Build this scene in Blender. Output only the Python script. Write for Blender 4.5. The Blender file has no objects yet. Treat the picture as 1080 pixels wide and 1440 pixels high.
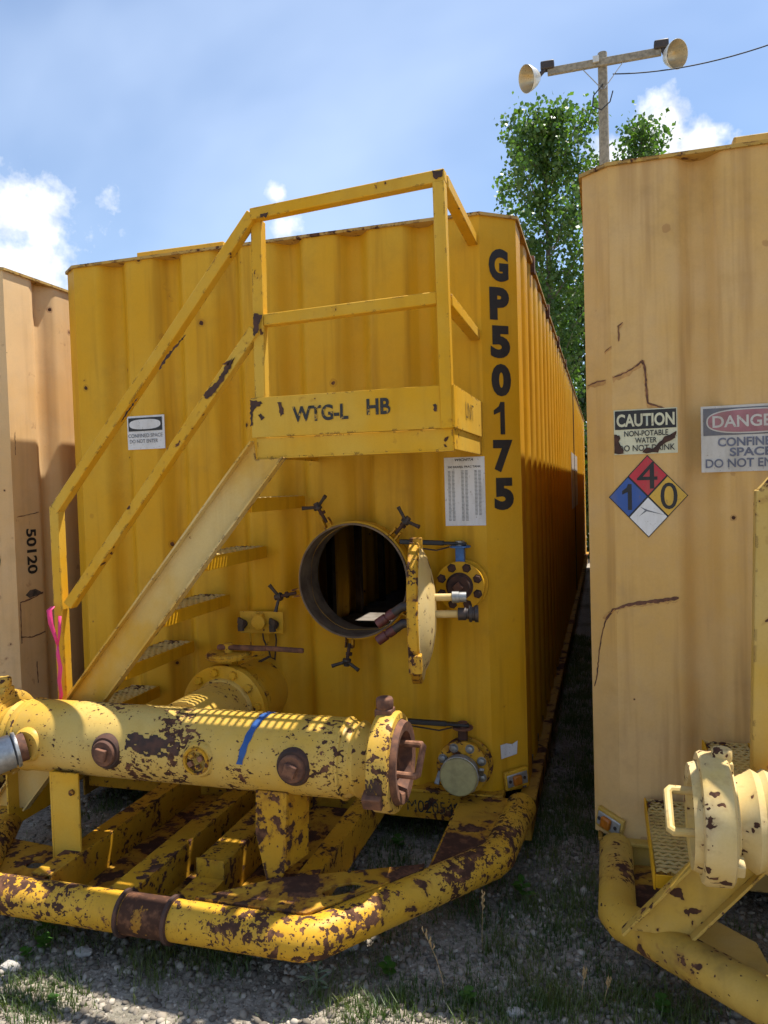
import bpy, bmesh, math, random
import numpy as np
from mathutils import Vector, Matrix
R=math.radians
scene=bpy.context.scene
C=scene.collection
random.seed(7)

# ------------------------------------------------------------------ camera
CAM=(0.3729,-3.4481,1.6858); YAW,PITCH,ROLL,FPX=.2863,-.0328,-.0298,1055.07
cd=bpy.data.cameras.new('camera'); cam=bpy.data.objects.new('camera',cd); C.objects.link(cam)
cd.sensor_fit='VERTICAL'; cd.sensor_height=36; cd.sensor_width=27; cd.lens=36*FPX/1440
cd.clip_start=.05; cd.clip_end=2000
fw=Vector((-math.sin(YAW)*math.cos(PITCH),math.cos(YAW)*math.cos(PITCH),math.sin(PITCH)))
r0=Vector((math.cos(YAW),math.sin(YAW),0)); u0=r0.cross(fw)
rt=math.cos(ROLL)*r0+math.sin(ROLL)*u0; up=-math.sin(ROLL)*r0+math.cos(ROLL)*u0
cam.matrix_world=Matrix(((rt.x,up.x,-fw.x,CAM[0]),(rt.y,up.y,-fw.y,CAM[1]),(rt.z,up.z,-fw.z,CAM[2]),(0,0,0,1)))
scene.camera=cam
cy=scene.cycles; cy.max_bounces=5; cy.diffuse_bounces=3; cy.glossy_bounces=2; cy.transmission_bounces=2; cy.transparent_max_bounces=4; cy.volume_bounces=0; cy.caustics_reflective=False; cy.caustics_refractive=False
cy.use_adaptive_sampling=True; cy.adaptive_threshold=.02; cy.use_denoising=True
def pixdir(x,y):
    return (fw+rt*((x-540)/FPX)-up*((y-720)/FPX)).normalized()
def at(x,y,Y=None,Z=None):          # where a photo pixel meets the plane Y=.. or Z=..
    d=pixdir(x,y); c=Vector(CAM)
    t=(Y-c.y)/d.y if Y is not None else (Z-c.z)/d.z
    return c+d*t

# ------------------------------------------------------------------ sky, sun, exposure
SUN=Vector((.27,.28,1)).normalized()
elev=math.asin(SUN.z); azi=math.atan2(SUN.x,SUN.y)
w=bpy.data.worlds.new('World'); scene.world=w; w.use_nodes=True
nt=w.node_tree; nt.nodes.clear()
def wn(t,**k):
    n=nt.nodes.new(t)
    for a,b in k.items(): setattr(n,a,b)
    return n
def wmath(op,a,b=None,c=None,clamp=False):
    n=wn('ShaderNodeMath',operation=op); n.use_clamp=clamp
    for i,v in enumerate((a,b,c)):
        if v is None: continue
        if isinstance(v,(int,float)): n.inputs[i].default_value=v
        else: nt.links.new(v,n.inputs[i])
    return n.outputs[0]
sky=wn('ShaderNodeTexSky',sky_type='NISHITA'); sky.sun_disc=False; sky.sun_elevation=elev; sky.sun_rotation=azi
sky.air_density=1.0; sky.dust_density=.3; sky.ozone_density=2.2; sky.altitude=200
tc=wn('ShaderNodeTexCoord'); dirv=tc.outputs['Generated']
def noise(scale,detail=6,rough=.55,vec=None,stretch=None):
    n=wn('ShaderNodeTexNoise'); n.inputs['Scale'].default_value=scale; n.inputs['Detail'].default_value=detail; n.inputs['Roughness'].default_value=rough
    v=vec or dirv
    if stretch:
        m=wn('ShaderNodeMapping'); m.inputs['Scale'].default_value=stretch; m.inputs['Rotation'].default_value=(.3,.5,.4); nt.links.new(v,m.inputs[0]); v=m.outputs[0]
    nt.links.new(v,n.inputs['Vector']); return n.outputs['Fac']
# cumulus heaps: (direction, angular radius, strength)
blobs=[((30,310),.075,1.),((20,375),.085,1.),((-60,345),.13,1.),((72,290),.04,.75),((390,272),.018,.85),((404,316),.028,.7),((160,292),.03,.33),
       ((930,185),.05,1.),((985,200),.045,1.),((872,215),.045,.95),((1035,226),.04,.9)]
heap=None
dirs=[(pixdir(*q),r_,s_) for q,r_,s_ in blobs]
for i in range(7):                  # the same scattered heaps go on round the rest of the sky
    a=R(50+i*42); e=R(10+((i*37)%22)); dirs.append((Vector((math.sin(a)*math.cos(e),math.cos(a)*math.cos(e),math.sin(e))),.08+.04*((i*13)%5)/5,.95))
for d,r_,s_ in dirs:
    vm=wn('ShaderNodeVectorMath',operation='DISTANCE'); nt.links.new(dirv,vm.inputs[0]); vm.inputs[1].default_value=d
    q=wmath('MULTIPLY_ADD',vm.outputs['Value'],-s_/r_,s_)
    heap=q if heap is None else wmath('MAXIMUM',heap,q)
heap=wmath('MAXIMUM',heap,-1.0)
fb=noise(11,6,.6); fb2=noise(40,4,.62)
dens=wmath('ADD',wmath('MULTIPLY_ADD',fb,2.3,-1.28),wmath('MULTIPLY_ADD',fb2,.8,-.4))
dens=wmath('ADD',dens,heap)
cum=wmath('MULTIPLY',wmath('SMOOTH_MIN',wmath('MULTIPLY',dens,1.9,clamp=True),1.0,.2),1.0,clamp=True)
cir=noise(1.5,4,.5,stretch=(1.0,3.0,2.0)); cir=wmath('MULTIPLY',wmath('MULTIPLY_ADD',cir,2.0,-.6,clamp=True),.42)
shade=wmath('MULTIPLY_ADD',noise(20,4,.65),.9,.42)
mixc=wn('ShaderNodeMix',data_type='RGBA'); nt.links.new(cir,mixc.inputs[0]); nt.links.new(sky.outputs[0],mixc.inputs[6]); mixc.inputs[7].default_value=(6.2,7.2,8.8,1)
ccol=wn('ShaderNodeVectorMath',operation='SCALE'); ccol.inputs[0].default_value=(7.2,7.4,7.7); nt.links.new(shade,ccol.inputs['Scale'])
mixd=wn('ShaderNodeMix',data_type='RGBA'); nt.links.new(cum,mixd.inputs[0]); nt.links.new(mixc.outputs[2],mixd.inputs[6]); nt.links.new(ccol.outputs[0],mixd.inputs[7])
bg=wn('ShaderNodeBackground'); bg.inputs[1].default_value=.103; nt.links.new(mixd.outputs[2],bg.inputs[0])
wo=wn('ShaderNodeOutputWorld'); nt.links.new(bg.outputs[0],wo.inputs[0])
sl=bpy.data.lights.new('sun','SUN'); sl.energy=5.0; sl.angle=R(.53); sl.color=(1,.95,.86)
so=bpy.data.objects.new('sun',sl); C.objects.link(so); so.location=(6,8,20); so.rotation_euler=SUN.to_track_quat('Z','Y').to_euler()
vs=scene.view_settings; vs.view_transform='Standard'; vs.look='None'; vs.gamma=1; vs.use_curve_mapping=False; vs.exposure=.82

# ------------------------------------------------------------------ materials
MATS={}
class NT:
    def __init__(s,name):
        s.m=bpy.data.materials.new(name); s.m.use_nodes=True; s.t=s.m.node_tree; s.t.nodes.clear()
        s.out=s.t.nodes.new('ShaderNodeOutputMaterial'); s.b=s.t.nodes.new('ShaderNodeBsdfPrincipled'); s.t.links.new(s.b.outputs[0],s.out.inputs[0])
        s.tc=s.t.nodes.new('ShaderNodeTexCoord').outputs['Object']
    def n(s,t,**k):
        n=s.t.nodes.new(t)
        for a,b in k.items(): setattr(n,a,b)
        return n
    def put(s,v,sock):
        if hasattr(v,'is_linked') or hasattr(v,'links'): s.t.links.new(v,sock)
        else: sock.default_value=v
    def math(s,op,a,b=None,c=None,clamp=False):
        n=s.n('ShaderNodeMath',operation=op); n.use_clamp=clamp
        for i,v in enumerate((a,b,c)):
            if v is not None: s.put(v,n.inputs[i])
        return n.outputs[0]
    def map(s,scale=(1,1,1),loc=(0,0,0),rot=(0,0,0)):
        n=s.n('ShaderNodeMapping'); n.inputs['Scale'].default_value=scale; n.inputs['Location'].default_value=loc; n.inputs['Rotation'].default_value=rot
        s.t.links.new(s.tc,n.inputs[0]); return n.outputs[0]
    def noise(s,scale,detail=4,rough=.55,vec=None,dist=0):
        n=s.n('ShaderNodeTexNoise'); n.inputs['Scale'].default_value=scale; n.inputs['Detail'].default_value=detail; n.inputs['Roughness'].default_value=rough; n.inputs['Distortion'].default_value=dist
        s.t.links.new(vec or s.tc,n.inputs['Vector']); return n.outputs['Fac']
    def step(s,v,a,b):
        n=s.n('ShaderNodeMapRange',interpolation_type='SMOOTHSTEP'); s.put(v,n.inputs[0]); n.inputs[1].default_value=a; n.inputs[2].default_value=b; return n.outputs[0]
    def mix(s,f,a,b,blend='MIX'):
        n=s.n('ShaderNodeMix',data_type='RGBA',blend_type=blend); s.put(f,n.inputs[0]); s.put(a,n.inputs[6]); s.put(b,n.inputs[7]); return n.outputs[2]
    def bump(s,h,strength=.3,dist=.01,normal=None):
        n=s.n('ShaderNodeBump'); n.inputs['Strength'].default_value=strength; n.inputs['Distance'].default_value=dist; s.put(h,n.inputs['Height'])
        if normal: s.t.links.new(normal,n.inputs['Normal'])
        s.t.links.new(n.outputs[0],s.b.inputs['Normal'])
    def setb(s,**k):
        for a,v in k.items(): s.put(v,s.b.inputs[a.replace('_',' ')])
def c4(c): return (c[0],c[1],c[2],1)
RUST_D=(.062,.029,.018,1); RUST_L=(.17,.075,.038,1)

def paint(name,col,faded,chip=.70,chip_scale=28,chip_str=(1,1,1),big=.80,big_scale=5,edge=0.,streak=.35,stain=.35,rough=.5,seed=0.,dirt=.25,spots=0.):
    """enamel over steel: faded patches, dirt runs, rust chips, rusty arrises"""
    s=NT(name); v=s.map(loc=(seed,seed*.7,seed*1.3))
    def vv(sc): return s.map(scale=sc,loc=(seed*1.1,seed*.3,seed*.9))
    fade=s.step(s.noise(1.6,4,.6,v),.36,.68)
    base=s.mix(fade,c4(col),c4(faded))
    run=s.noise(9,3,.6,vv((1.6,1.6,.10)))
    base=s.mix(s.math('MULTIPLY',s.step(run,.48,.74),streak),base,(col[0]*.52,col[1]*.46,col[2]*.5,1))
    run2=s.noise(16,2,.6,vv((1.8,1.8,.06)))
    base=s.mix(s.math('MULTIPLY',s.step(run2,.55,.8),streak*.35),base,(faded[0]*1.1,faded[1]*1.12,faded[2]*1.35,1))
    grime=s.step(s.noise(3.3,5,.68,v),.50,.80)
    base=s.mix(s.math('MULTIPLY',grime,dirt),base,(.085,.058,.026,1))
    fine=s.noise(150,2,.6,v)
    mot=s.noise(13,4,.68,v)
    base=s.mix(s.math('MULTIPLY',s.step(mot,.42,.72),.22),base,(faded[0]*.78,faded[1]*.80,faded[2]*.95,1))
    base=s.mix(s.math('MULTIPLY',s.step(fine,.3,.7),.12),base,(col[0]*.72,col[1]*.7,col[2]*.7,1))
    # chips
    n1=s.noise(chip_scale,2.5,.55,s.map(scale=chip_str,loc=(seed+3,seed,seed)),.15)
    n2=s.noise(4.2,4,.62,s.map(scale=(1,1,1),loc=(seed*1.7,seed+2,seed*.4)))
    cl=s.math('SUBTRACT',n2,.5)
    f=s.math('MULTIPLY_ADD',cl,1.05,n1)
    m=s.step(f,chip,chip+.014); m0=m
    nf=s.noise(chip_scale*2.7,1.5,.5,s.map(scale=chip_str,loc=(seed+5,seed-2,seed)))
    ff=s.math('MULTIPLY_ADD',cl,.55,nf)
    m=s.math('MAXIMUM',m,s.step(ff,chip+.045,chip+.065))
    halo=s.step(f,chip-.10,chip+.02)
    nb=s.noise(big_scale,6,.64,s.map(scale=(1,1,1),loc=(seed*2+9,seed,seed+4)),.3)
    mb=s.step(nb,big,big+.012)
    halo=s.math('MAXIMUM',halo,s.step(nb,big-.07,big+.01))
    m=s.math('MAXIMUM',m,mb)
    if spots:
        vo=s.n('ShaderNodeTexVoronoi',feature='F1'); vo.inputs['Scale'].default_value=8.5; vo.inputs['Randomness'].default_value=1
        s.t.links.new(v,vo.inputs['Vector'])
        sep=s.n('ShaderNodeSeparateColor'); s.t.links.new(vo.outputs['Color'],sep.inputs[0])
        d=s.math('ADD',vo.outputs['Distance'],s.math('MULTIPLY_ADD',s.noise(60,3,.6,v),.09,-.045))
        rad=s.math('MULTIPLY',s.math('POWER',sep.outputs[0],4.0),spots)
        sp=s.step(s.math('SUBTRACT',rad,d),0,.006)
        m=s.math('MAXIMUM',m,sp)
        halo=s.math('MAXIMUM',halo,s.step(s.math('SUBTRACT',s.math('MULTIPLY',rad,2.0),d),0,.03))
    if edge>0:
        bv=s.n('ShaderNodeBevel',samples=4); bv.inputs['Radius'].default_value=.015
        ge=s.n('ShaderNodeNewGeometry')
        dp=s.n('ShaderNodeVectorMath',operation='DOT_PRODUCT'); s.t.links.new(bv.outputs[0],dp.inputs[0]); s.t.links.new(ge.outputs['Normal'],dp.inputs[1])
        e=s.math('SUBTRACT',1.0,dp.outputs['Value'])
        en=s.noise(19,4,.68,v)
        em=s.math('MULTIPLY',s.step(e,.03,.10),s.step(en,.70-edge*.19,.73-edge*.19))
        m=s.math('MAXIMUM',m,em)
    rust=s.mix(s.step(s.noise(22,3,.65,v),.45,.72),RUST_D,RUST_L)
    base=s.mix(s.math('MULTIPLY',halo,stain),base,(col[0]*.42,col[1]*.28,col[2]*.3+.008,1))
    colr=s.mix(m,base,rust)
    s.setb(Base_Color=colr,Roughness=s.math('MULTIPLY_ADD',m,.45,s.math('MULTIPLY_ADD',fine,.12,rough)))
    s.b.inputs['Specular IOR Level'].default_value=.2
    hh=s.math('MULTIPLY',m0,-1.0)
    hh=s.math('ADD',hh,s.math('MULTIPLY',s.noise(2.6,2,.5,v),4.5))
    s.bump(hh,.35,.004)
    MATS[name]=s.m; return s.m
YEL=(.615,.315,.008); YEL2=(.615,.345,.024)
TAN=(.60,.365,.115); TAN2=(.62,.41,.18)
PEA=(.67,.42,.18); PEA2=(.70,.48,.25)
paint('main_wall',YEL,YEL2,chip=.90,chip_scale=18,big=.90,streak=.5,seed=1.7,spots=.11,stain=.3,dirt=.22)
paint('main_steel',YEL,(.60,.37,.05),chip=.76,chip_scale=24,big=.75,edge=.75,streak=.15,seed=4.1,dirt=.15,stain=.3)
paint('main_stringer',(.58,.32,.03),(.60,.44,.18),chip=.80,chip_scale=30,big=.88,edge=.8,streak=.15,seed=2.2,dirt=.12)
paint('main_pipe',(.57,.34,.05),(.57,.40,.12),chip=.648,chip_scale=41,chip_str=(.85,1,1.15),big=.69,big_scale=4.6,streak=.12,seed=5.3,stain=.2,rough=.36,dirt=.12)
paint('main_bumper',(.58,.31,.02),(.58,.35,.05),chip=.59,chip_scale=40,big=.605,big_scale=8,streak=.1,seed=8.6,stain=.35,rough=.4,dirt=.3)
paint('main_skid',(.52,.26,.012),(.54,.30,.025),chip=.625,chip_scale=26,big=.60,big_scale=6.5,edge=.9,streak=.2,seed=12.4,stain=.5,dirt=.55,rough=.55)
paint('main_deck',(.48,.24,.015),(.50,.28,.03),chip=.64,chip_scale=18,big=.525,big_scale=3.6,edge=.8,streak=.2,seed=3.9,stain=.7,dirt=.6,rough=.6)
paint('cover_paint',(.60,.42,.14),(.64,.50,.25),chip=.66,chip_scale=26,big=.72,edge=.7,streak=.2,seed=14.4,dirt=.2,stain=.4)
paint('tread_paint',(.54,.36,.09),(.52,.41,.18),chip=.72,chip_scale=26,big=.78,edge=.3,streak=.1,seed=6.6,dirt=.6,rough=.6)
paint('right_wall',TAN,TAN2,chip=.92,chip_scale=18,big=.88,streak=.5,seed=21.3,spots=.13,stain=.4,dirt=.24,rough=.5)
paint('right_steel',(.50,.31,.05),(.52,.36,.12),chip=.76,chip_scale=22,big=.80,edge=.8,streak=.2,seed=24.3,dirt=.3,stain=.35)
paint('right_pipe',(.56,.38,.10),(.62,.49,.27),chip=.68,chip_scale=22,big=.615,big_scale=5,streak=.1,seed=27.1,stain=.25,rough=.45,dirt=.15)
paint('right_bumper',(.50,.29,.035),(.50,.32,.07),chip=.60,chip_scale=24,big=.625,big_scale=6,streak=.15,seed=29.9,stain=.5,rough=.5,dirt=.75)
paint('left_wall',PEA,PEA2,chip=.80,chip_scale=18,big=.84,streak=.3,seed=33.3,spots=.10,stain=.45,dirt=.2,rough=.5)
paint('side_rail',(.42,.22,.02),(.40,.23,.05),chip=.66,chip_scale=12,big=.58,big_scale=3,edge=.9,streak=.3,seed=41,stain=.7,dirt=.7,rough=.6)
paint('roof_paint',(.48,.28,.05),(.46,.30,.10),chip=.66,chip_scale=20,big=.66,edge=.95,streak=.1,seed=44,stain=.6,dirt=.5,rough=.6)

def simple(name,col,rough=.6,metal=0.,var=.25,scale=20,bumpv=.15,col2=None,grime=0.):
    s=NT(name); n=s.noise(scale,5,.6)
    cc=s.mix(s.step(n,.35,.7),c4(col),c4(col2 or tuple(max(0,x*(1-var)) for x in col)))
    if grime:
        cc=s.mix(s.math('MULTIPLY',s.step(s.noise(7,6,.7,s.map(scale=(1.6,1.6,.5),loc=(3,1,2))),.42,.75),grime),cc,(.20,.15,.085,1))
        cc=s.mix(s.math('MULTIPLY',s.step(s.noise(85,3,.6),.64,.70),min(1,grime*1.6)),cc,(.13,.085,.045,1))
    s.setb(Base_Color=cc,Roughness=s.math('MULTIPLY_ADD',n,.2,rough-.1)); s.b.inputs['Metallic'].default_value=metal
    s.bump(n,bumpv,.003); MATS[name]=s.m; return s.m
simple('rust',(.085,.036,.022),.85,0,.6,26,.5,(.20,.085,.042))
simple('rust_stain',(.50,.27,.085),.7,0,.25,40,.1)
simple('rust_dark',(.035,.018,.013),.85,0,.5,24,.5,(.085,.036,.022))
simple('rust_orange',(.16,.065,.03),.85,0,.5,40,.5,(.30,.14,.075))
simple('bare_steel',(.30,.30,.29),.45,.7,.35,30,.2)
simple('galv',(.42,.42,.41),.45,.6,.3,35,.15)
simple('dark_iron',(.035,.032,.030),.55,.3,.5,40,.3,(.075,.05,.04))
simple('black_grip',(.014,.015,.018),.5,0,.3,40,.1)
simple('blue_valve',(.05,.16,.42),.45,0,.35,30,.15)
simple('blue_mark',(.012,.075,.26),.6,0,.2,30,.05)
simple('neck_liner',(.19,.135,.085),.8,0,.55,9,.3,(.085,.055,.035))
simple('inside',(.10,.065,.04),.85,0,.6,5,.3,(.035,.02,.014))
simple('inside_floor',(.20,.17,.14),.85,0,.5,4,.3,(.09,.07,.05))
simple('cap_cream',(.36,.32,.15),.6,0,.25,25,.15)
simple('amber',(.42,.13,.01),.35,0,.3,20,.05)
simple('red_plastic',(.13,.03,.025),.5,0,.4,30,.15)
simple('ribbon_pink',(.72,.03,.17),.6,0,.15,8,.1)
simple('sign_white',(.62,.62,.62),.5,0,.10,6,.05,grime=.32)
simple('sign_cream',(.60,.58,.40),.55,0,.12,6,.05,grime=.32)
simple('sign_faded',(.52,.50,.46),.55,0,.14,7,.05,grime=.32)
simple('paper_white',(.66,.67,.70),.6,0,.06,5,.05,grime=.32)
simple('ink',(.012,.012,.014),.6,0,.2,30,.02,grime=.06)
simple('ink_faded',(.14,.15,.20),.6,0,.3,30,.02)
simple('ink_grey',(.16,.17,.19),.6,0,.25,40,.02)
simple('red_faded',(.36,.15,.17),.6,0,.25,18,.02,grime=.32)
simple('band_faded',(.12,.125,.15),.6,0,.25,18,.02,grime=.32)
simple('nfpa_red',(.48,.012,.03),.45,0,.12,9,.03,grime=.32)
simple('nfpa_blue',(.012,.07,.30),.45,0,.12,9,.03,grime=.32)
simple('nfpa_yellow',(.60,.36,.03),.45,0,.12,9,.03,grime=.32)
simple('nfpa_white',(.70,.70,.70),.45,0,.08,9,.03,grime=.32)
simple('wood_grey',(.30,.265,.20),.85,0,.4,14,.4)
simple('lamp_metal',(.62,.60,.54),.35,.3,.12,20,.05)
simple('lamp_inner',(.55,.47,.32),.3,.5,.15,20,.05)
simple('wire_black',(.02,.02,.02),.6)
simple('bark',(.20,.18,.15),.9,0,.5,10,.5)
simple('stone_pale',(.46,.42,.37),.85,0,.3,30,.5)
simple('dry_straw',(.46,.30,.13),.8,0,.3,30,.1)
s=NT('ink_worn'); n=s.noise(45,5,.65); v=s.step(n,.55,.62); s.setb(Base_Color=s.mix(v,(.016,.015,.013,1),(.46,.27,.03,1)),Roughness=.6); MATS['ink_worn']=s.m
s=NT('dent_dark'); n=s.noise(30,5,.6); s.setb(Base_Color=s.mix(s.step(n,.3,.7),(.03,.025,.022,1),(.12,.085,.06,1)),Roughness=.8); MATS['dent_dark']=s.m
def leafmat(name,a,b,tr=.35):
    s=NT(name); n=s.noise(2.3,3,.6); n2=s.noise(9,2,.6)
    col=s.mix(s.step(n,.35,.65),c4(a),c4(b)); col=s.mix(s.math('MULTIPLY',s.step(n2,.6,.75),.45),col,(b[0]*1.5,b[1]*1.25,b[2]*.8,1))
    s.setb(Base_Color=col,Roughness=.42)
    t=s.n('ShaderNodeBsdfTranslucent'); s.t.links.new(s.mix(1.0,col,(1.25,1.5,.55,1),'MULTIPLY'),t.inputs[0])
    mx=s.n('ShaderNodeMixShader'); mx.inputs[0].default_value=tr; s.t.links.new(s.b.outputs[0],mx.inputs[1]); s.t.links.new(t.outputs[0],mx.inputs[2]); s.t.links.new(mx.outputs[0],s.out.inputs[0])
    MATS[name]=s.m
leafmat('leaf_poplar',(.055,.115,.026),(.11,.18,.04),.42)
leafmat('leaf_dark',(.03,.065,.016),(.05,.09,.02),.35)
leafmat('grass_blade',(.055,.10,.018),(.13,.155,.04),.3)
leafmat('weed_leaf',(.05,.14,.02),(.10,.22,.03),.35)
leafmat('weed_silver',(.20,.25,.17),(.28,.32,.22),.25)
s=NT('ground_gravel')
n1=s.noise(1.1,5,.6); n2=s.noise(55,6,.7); n3=s.noise(6,5,.6)
col=s.mix(s.step(n2,.3,.7),(.20,.17,.13,1),(.48,.42,.34,1)); col=s.mix(s.math('MULTIPLY',s.step(s.math('ADD',n1,s.math('MULTIPLY',n3,.4)),.66,.90),.65),col,(.055,.055,.026,1))
s.setb(Base_Color=col,Roughness=.95); s.bump(n2,.8,.02); MATS['ground_gravel']=s.m
s=NT('gravel'); gi=s.n('ShaderNodeNewGeometry'); ri=gi.outputs['Random Per Island']
cr=s.n('ShaderNodeValToRGB'); s.t.links.new(ri,cr.inputs[0]); e=cr.color_ramp.elements
e[0].color=(.10,.08,.058,1); e[1].color=(.58,.51,.41,1); e.new(.45).color=(.24,.20,.148,1); e.new(.8).color=(.37,.31,.235,1)
n=s.noise(70,4,.6); s.setb(Base_Color=s.mix(s.math('MULTIPLY',n,.6),cr.outputs[0],(.15,.13,.11,1)),Roughness=.9); s.bump(n,.4,.003); MATS['gravel']=s.m

# ------------------------------------------------------------------ mesh helpers
class MB:
    def __init__(s): s.v=[]; s.f=[]; s.weld=0
    def add(s,vs,fs):
        o=len(s.v); s.v+= [tuple(x) for x in vs]; s.f+=[tuple(i+o for i in f) for f in fs]; return s
    def box(s,x0,x1,y0,y1,z0,z1):
        return s.add([(x0,y0,z0),(x1,y0,z0),(x1,y1,z0),(x0,y1,z0),(x0,y0,z1),(x1,y0,z1),(x1,y1,z1),(x0,y1,z1)],
          [(0,3,2,1),(4,5,6,7),(0,1,5,4),(1,2,6,5),(2,3,7,6),(3,0,4,7)])
    def beam(s,a,b,w,h,upv=(0,0,1)):       # rectangular bar from a to b: w across, h along upv
        a=Vector(a); b=Vector(b); d=(b-a).normalized(); x=d.cross(Vector(upv)).normalized(); z=x.cross(d).normalized()
        vs=[]
        for p in (a,b):
            for i,j in ((-1,-1),(1,-1),(1,1),(-1,1)): vs.append(p+x*(w/2*i)+z*(h/2*j))
        return s.add(vs,[(0,3,2,1),(4,5,6,7),(0,1,5,4),(1,2,6,5),(2,3,7,6),(3,0,4,7)])
    def lathe(s,o,axis,prof,n=24,close=False):      # prof: (distance along axis, radius)
        o=Vector(o); d=Vector(axis).normalized(); x=d.orthogonal().normalized(); y=d.cross(x)
        base=len(s.v)
        for t,r_ in prof:
            for k in range(n):
                a=2*math.pi*k/n; s.v.append(tuple(o+d*t+(x*math.cos(a)+y*math.sin(a))*r_))
        m=len(prof)
        for i in range(m-1 if not close else m):
            for k in range(n):
                i2=(i+1)%m; s.f.append((base+i*n+k,base+i*n+(k+1)%n,base+i2*n+(k+1)%n,base+i2*n+k))
        if not close:
            if prof[0][1]>1e-4: s.f.append(tuple(base+k for k in reversed(range(n))))
            if prof[-1][1]>1e-4: s.f.append(tuple(base+(m-1)*n+k for k in range(n)))
        return s
    def cyl(s,a,b,r_,r1=None,n=20):
        a=Vector(a); b=Vector(b); return s.lathe(a,b-a,[(0,r_),((b-a).length,r_ if r1 is None else r1)],n)
    def tube(s,a,b,ro,ri,n=32):
        a=Vector(a); b=Vector(b); L=(b-a).length
        return s.lathe(a,b-a,[(0,ro),(L,ro),(L,ri),(0,ri)],n,True)
    def path(s,pts,r_,n=16,cap=True):      # round bar along a polyline, mitred
        pts=[Vector(p) for p in pts]; m=len(pts); base=len(s.v); x=None
        rs=r_ if isinstance(r_,(list,tuple)) else [r_]*m
        for i,p in enumerate(pts):
            d0=(pts[i]-pts[i-1]).normalized() if i else (pts[1]-pts[0]).normalized()
            d1=(pts[i+1]-pts[i]).normalized() if i<m-1 else d0
            t=(d0+d1).normalized()
            if x is None: x=d0.orthogonal().normalized()
            x=(x-d0*x.dot(d0)).normalized(); y=d0.cross(x)
            for k in range(n):
                a=2*math.pi*k/n; q=(x*math.cos(a)+y*math.sin(a))*rs[i]
                q=q-d0*(q.dot(t)/max(.2,d0.dot(t)))
                s.v.append(tuple(p+q))
        for i in range(m-1):
            for k in range(n): s.f.append((base+i*n+k,base+i*n+(k+1)%n,base+(i+1)*n+(k+1)%n,base+(i+1)*n+k))
        if cap: s.f.append(tuple(base+k for k in reversed(range(n)))); s.f.append(tuple(base+(m-1)*n+k for k in range(n)))
        return s
    def prism(s,poly,thick):              # poly: 3D planar outline, thick: extrusion vector
        n=len(poly); t=Vector(thick); P=[Vector(p) for p in poly]
        return s.add([tuple(p) for p in P]+[tuple(p+t) for p in P],[tuple(reversed(range(n))),tuple(range(n,2*n))]+[(i,(i+1)%n,n+(i+1)%n,n+i) for i in range(n)])
    def build(s,name,mat,parent=None,smooth=35,bevel=0,fixn=True):
        me=bpy.data.meshes.new(name); me.from_pydata(s.v,[],s.f); me.update()
        if s.weld:
            bm=bmesh.new(); bm.from_mesh(me); bmesh.ops.remove_doubles(bm,verts=bm.verts,dist=s.weld); bm.to_mesh(me); bm.free()
        if fixn:
            bm=bmesh.new(); bm.from_mesh(me); bmesh.ops.recalc_face_normals(bm,faces=bm.faces); bm.to_mesh(me); bm.free()
        if smooth:
            me.polygons.foreach_set('use_smooth',[True]*len(me.polygons)); me.set_sharp_from_angle(angle=R(smooth))
        ob=bpy.data.objects.new(name,me); C.objects.link(ob)
        if mat: me.materials.append(MATS[mat])
        if parent: ob.parent=parent
        if bevel:
            b=ob.modifiers.new('bevel','BEVEL'); b.width=bevel; b.segments=2; b.limit_method='ANGLE'; b.angle_limit=R(40)
        return ob
def tag(o,label=None,cat=None,group=None,kind=None):
    for k,v in (('label',label),('category',cat),('group',group),('kind',kind)):
        if v: o[k]=v
    return o
def empty(name,loc,label,cat,group=None):
    o=bpy.data.objects.new(name,None); o.empty_display_size=.2; o.location=loc; C.objects.link(o); return tag(o,label,cat,group)
def clone(o,parent,mw=None):              # copy of one mesh object sharing its data
    c=o.copy(); C.objects.link(c); c.parent=parent
    if mw is not None: c.matrix_local=mw
    return c
def text_mesh(txt,bold=0.0):
    cu=bpy.data.curves.new('lettering','FONT'); cu.body=txt; cu.size=1; cu.offset=bold; cu.resolution_u=4
    ob=bpy.data.objects.new('lettering',cu); C.objects.link(ob)
    dg=bpy.context.evaluated_depsgraph_get(); me=bpy.data.meshes.new_from_object(ob.evaluated_get(dg))
    bpy.data.objects.remove(ob); bpy.data.curves.remove(cu)
    return me
def text_fit(txt,o,ux,uz,w_,h_,mat,parent,name='lettering',bold=.012,shear=0):
    """flat lettering that fills a w_ x h_ box whose lower left is o, along ux and uz"""
    if txt=='1':
        me=bpy.data.meshes.new(name); me.from_pydata([(.58,0,0),(1,0,0),(1,1,0),(.62,1,0),(.45,.86,0),(0,.74,0),(0,.60,0),(.58,.69,0)],[],[(0,1,2,3,4,7),(4,5,6,7)])
    else: me=text_mesh(txt,bold)
    co=np.array([v.co[:] for v in me.vertices]); lo=co.min(0); hi=co.max(0)
    q=(co-lo)/np.maximum(hi-lo,1e-6); o=np.array(o); ux=np.array(Vector(ux).normalized()); uz=np.array(Vector(uz).normalized())
    P=o+np.outer(q[:,0]*w_+shear*q[:,1]*h_,ux)+np.outer(q[:,1]*h_,uz)
    me.vertices.foreach_set('co',P.ravel()); me.update(); me.name=name
    ob=bpy.data.objects.new(name,me); C.objects.link(ob); me.materials.clear(); me.materials.append(MATS[mat])
    if parent: ob.parent=parent
    return ob

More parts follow.
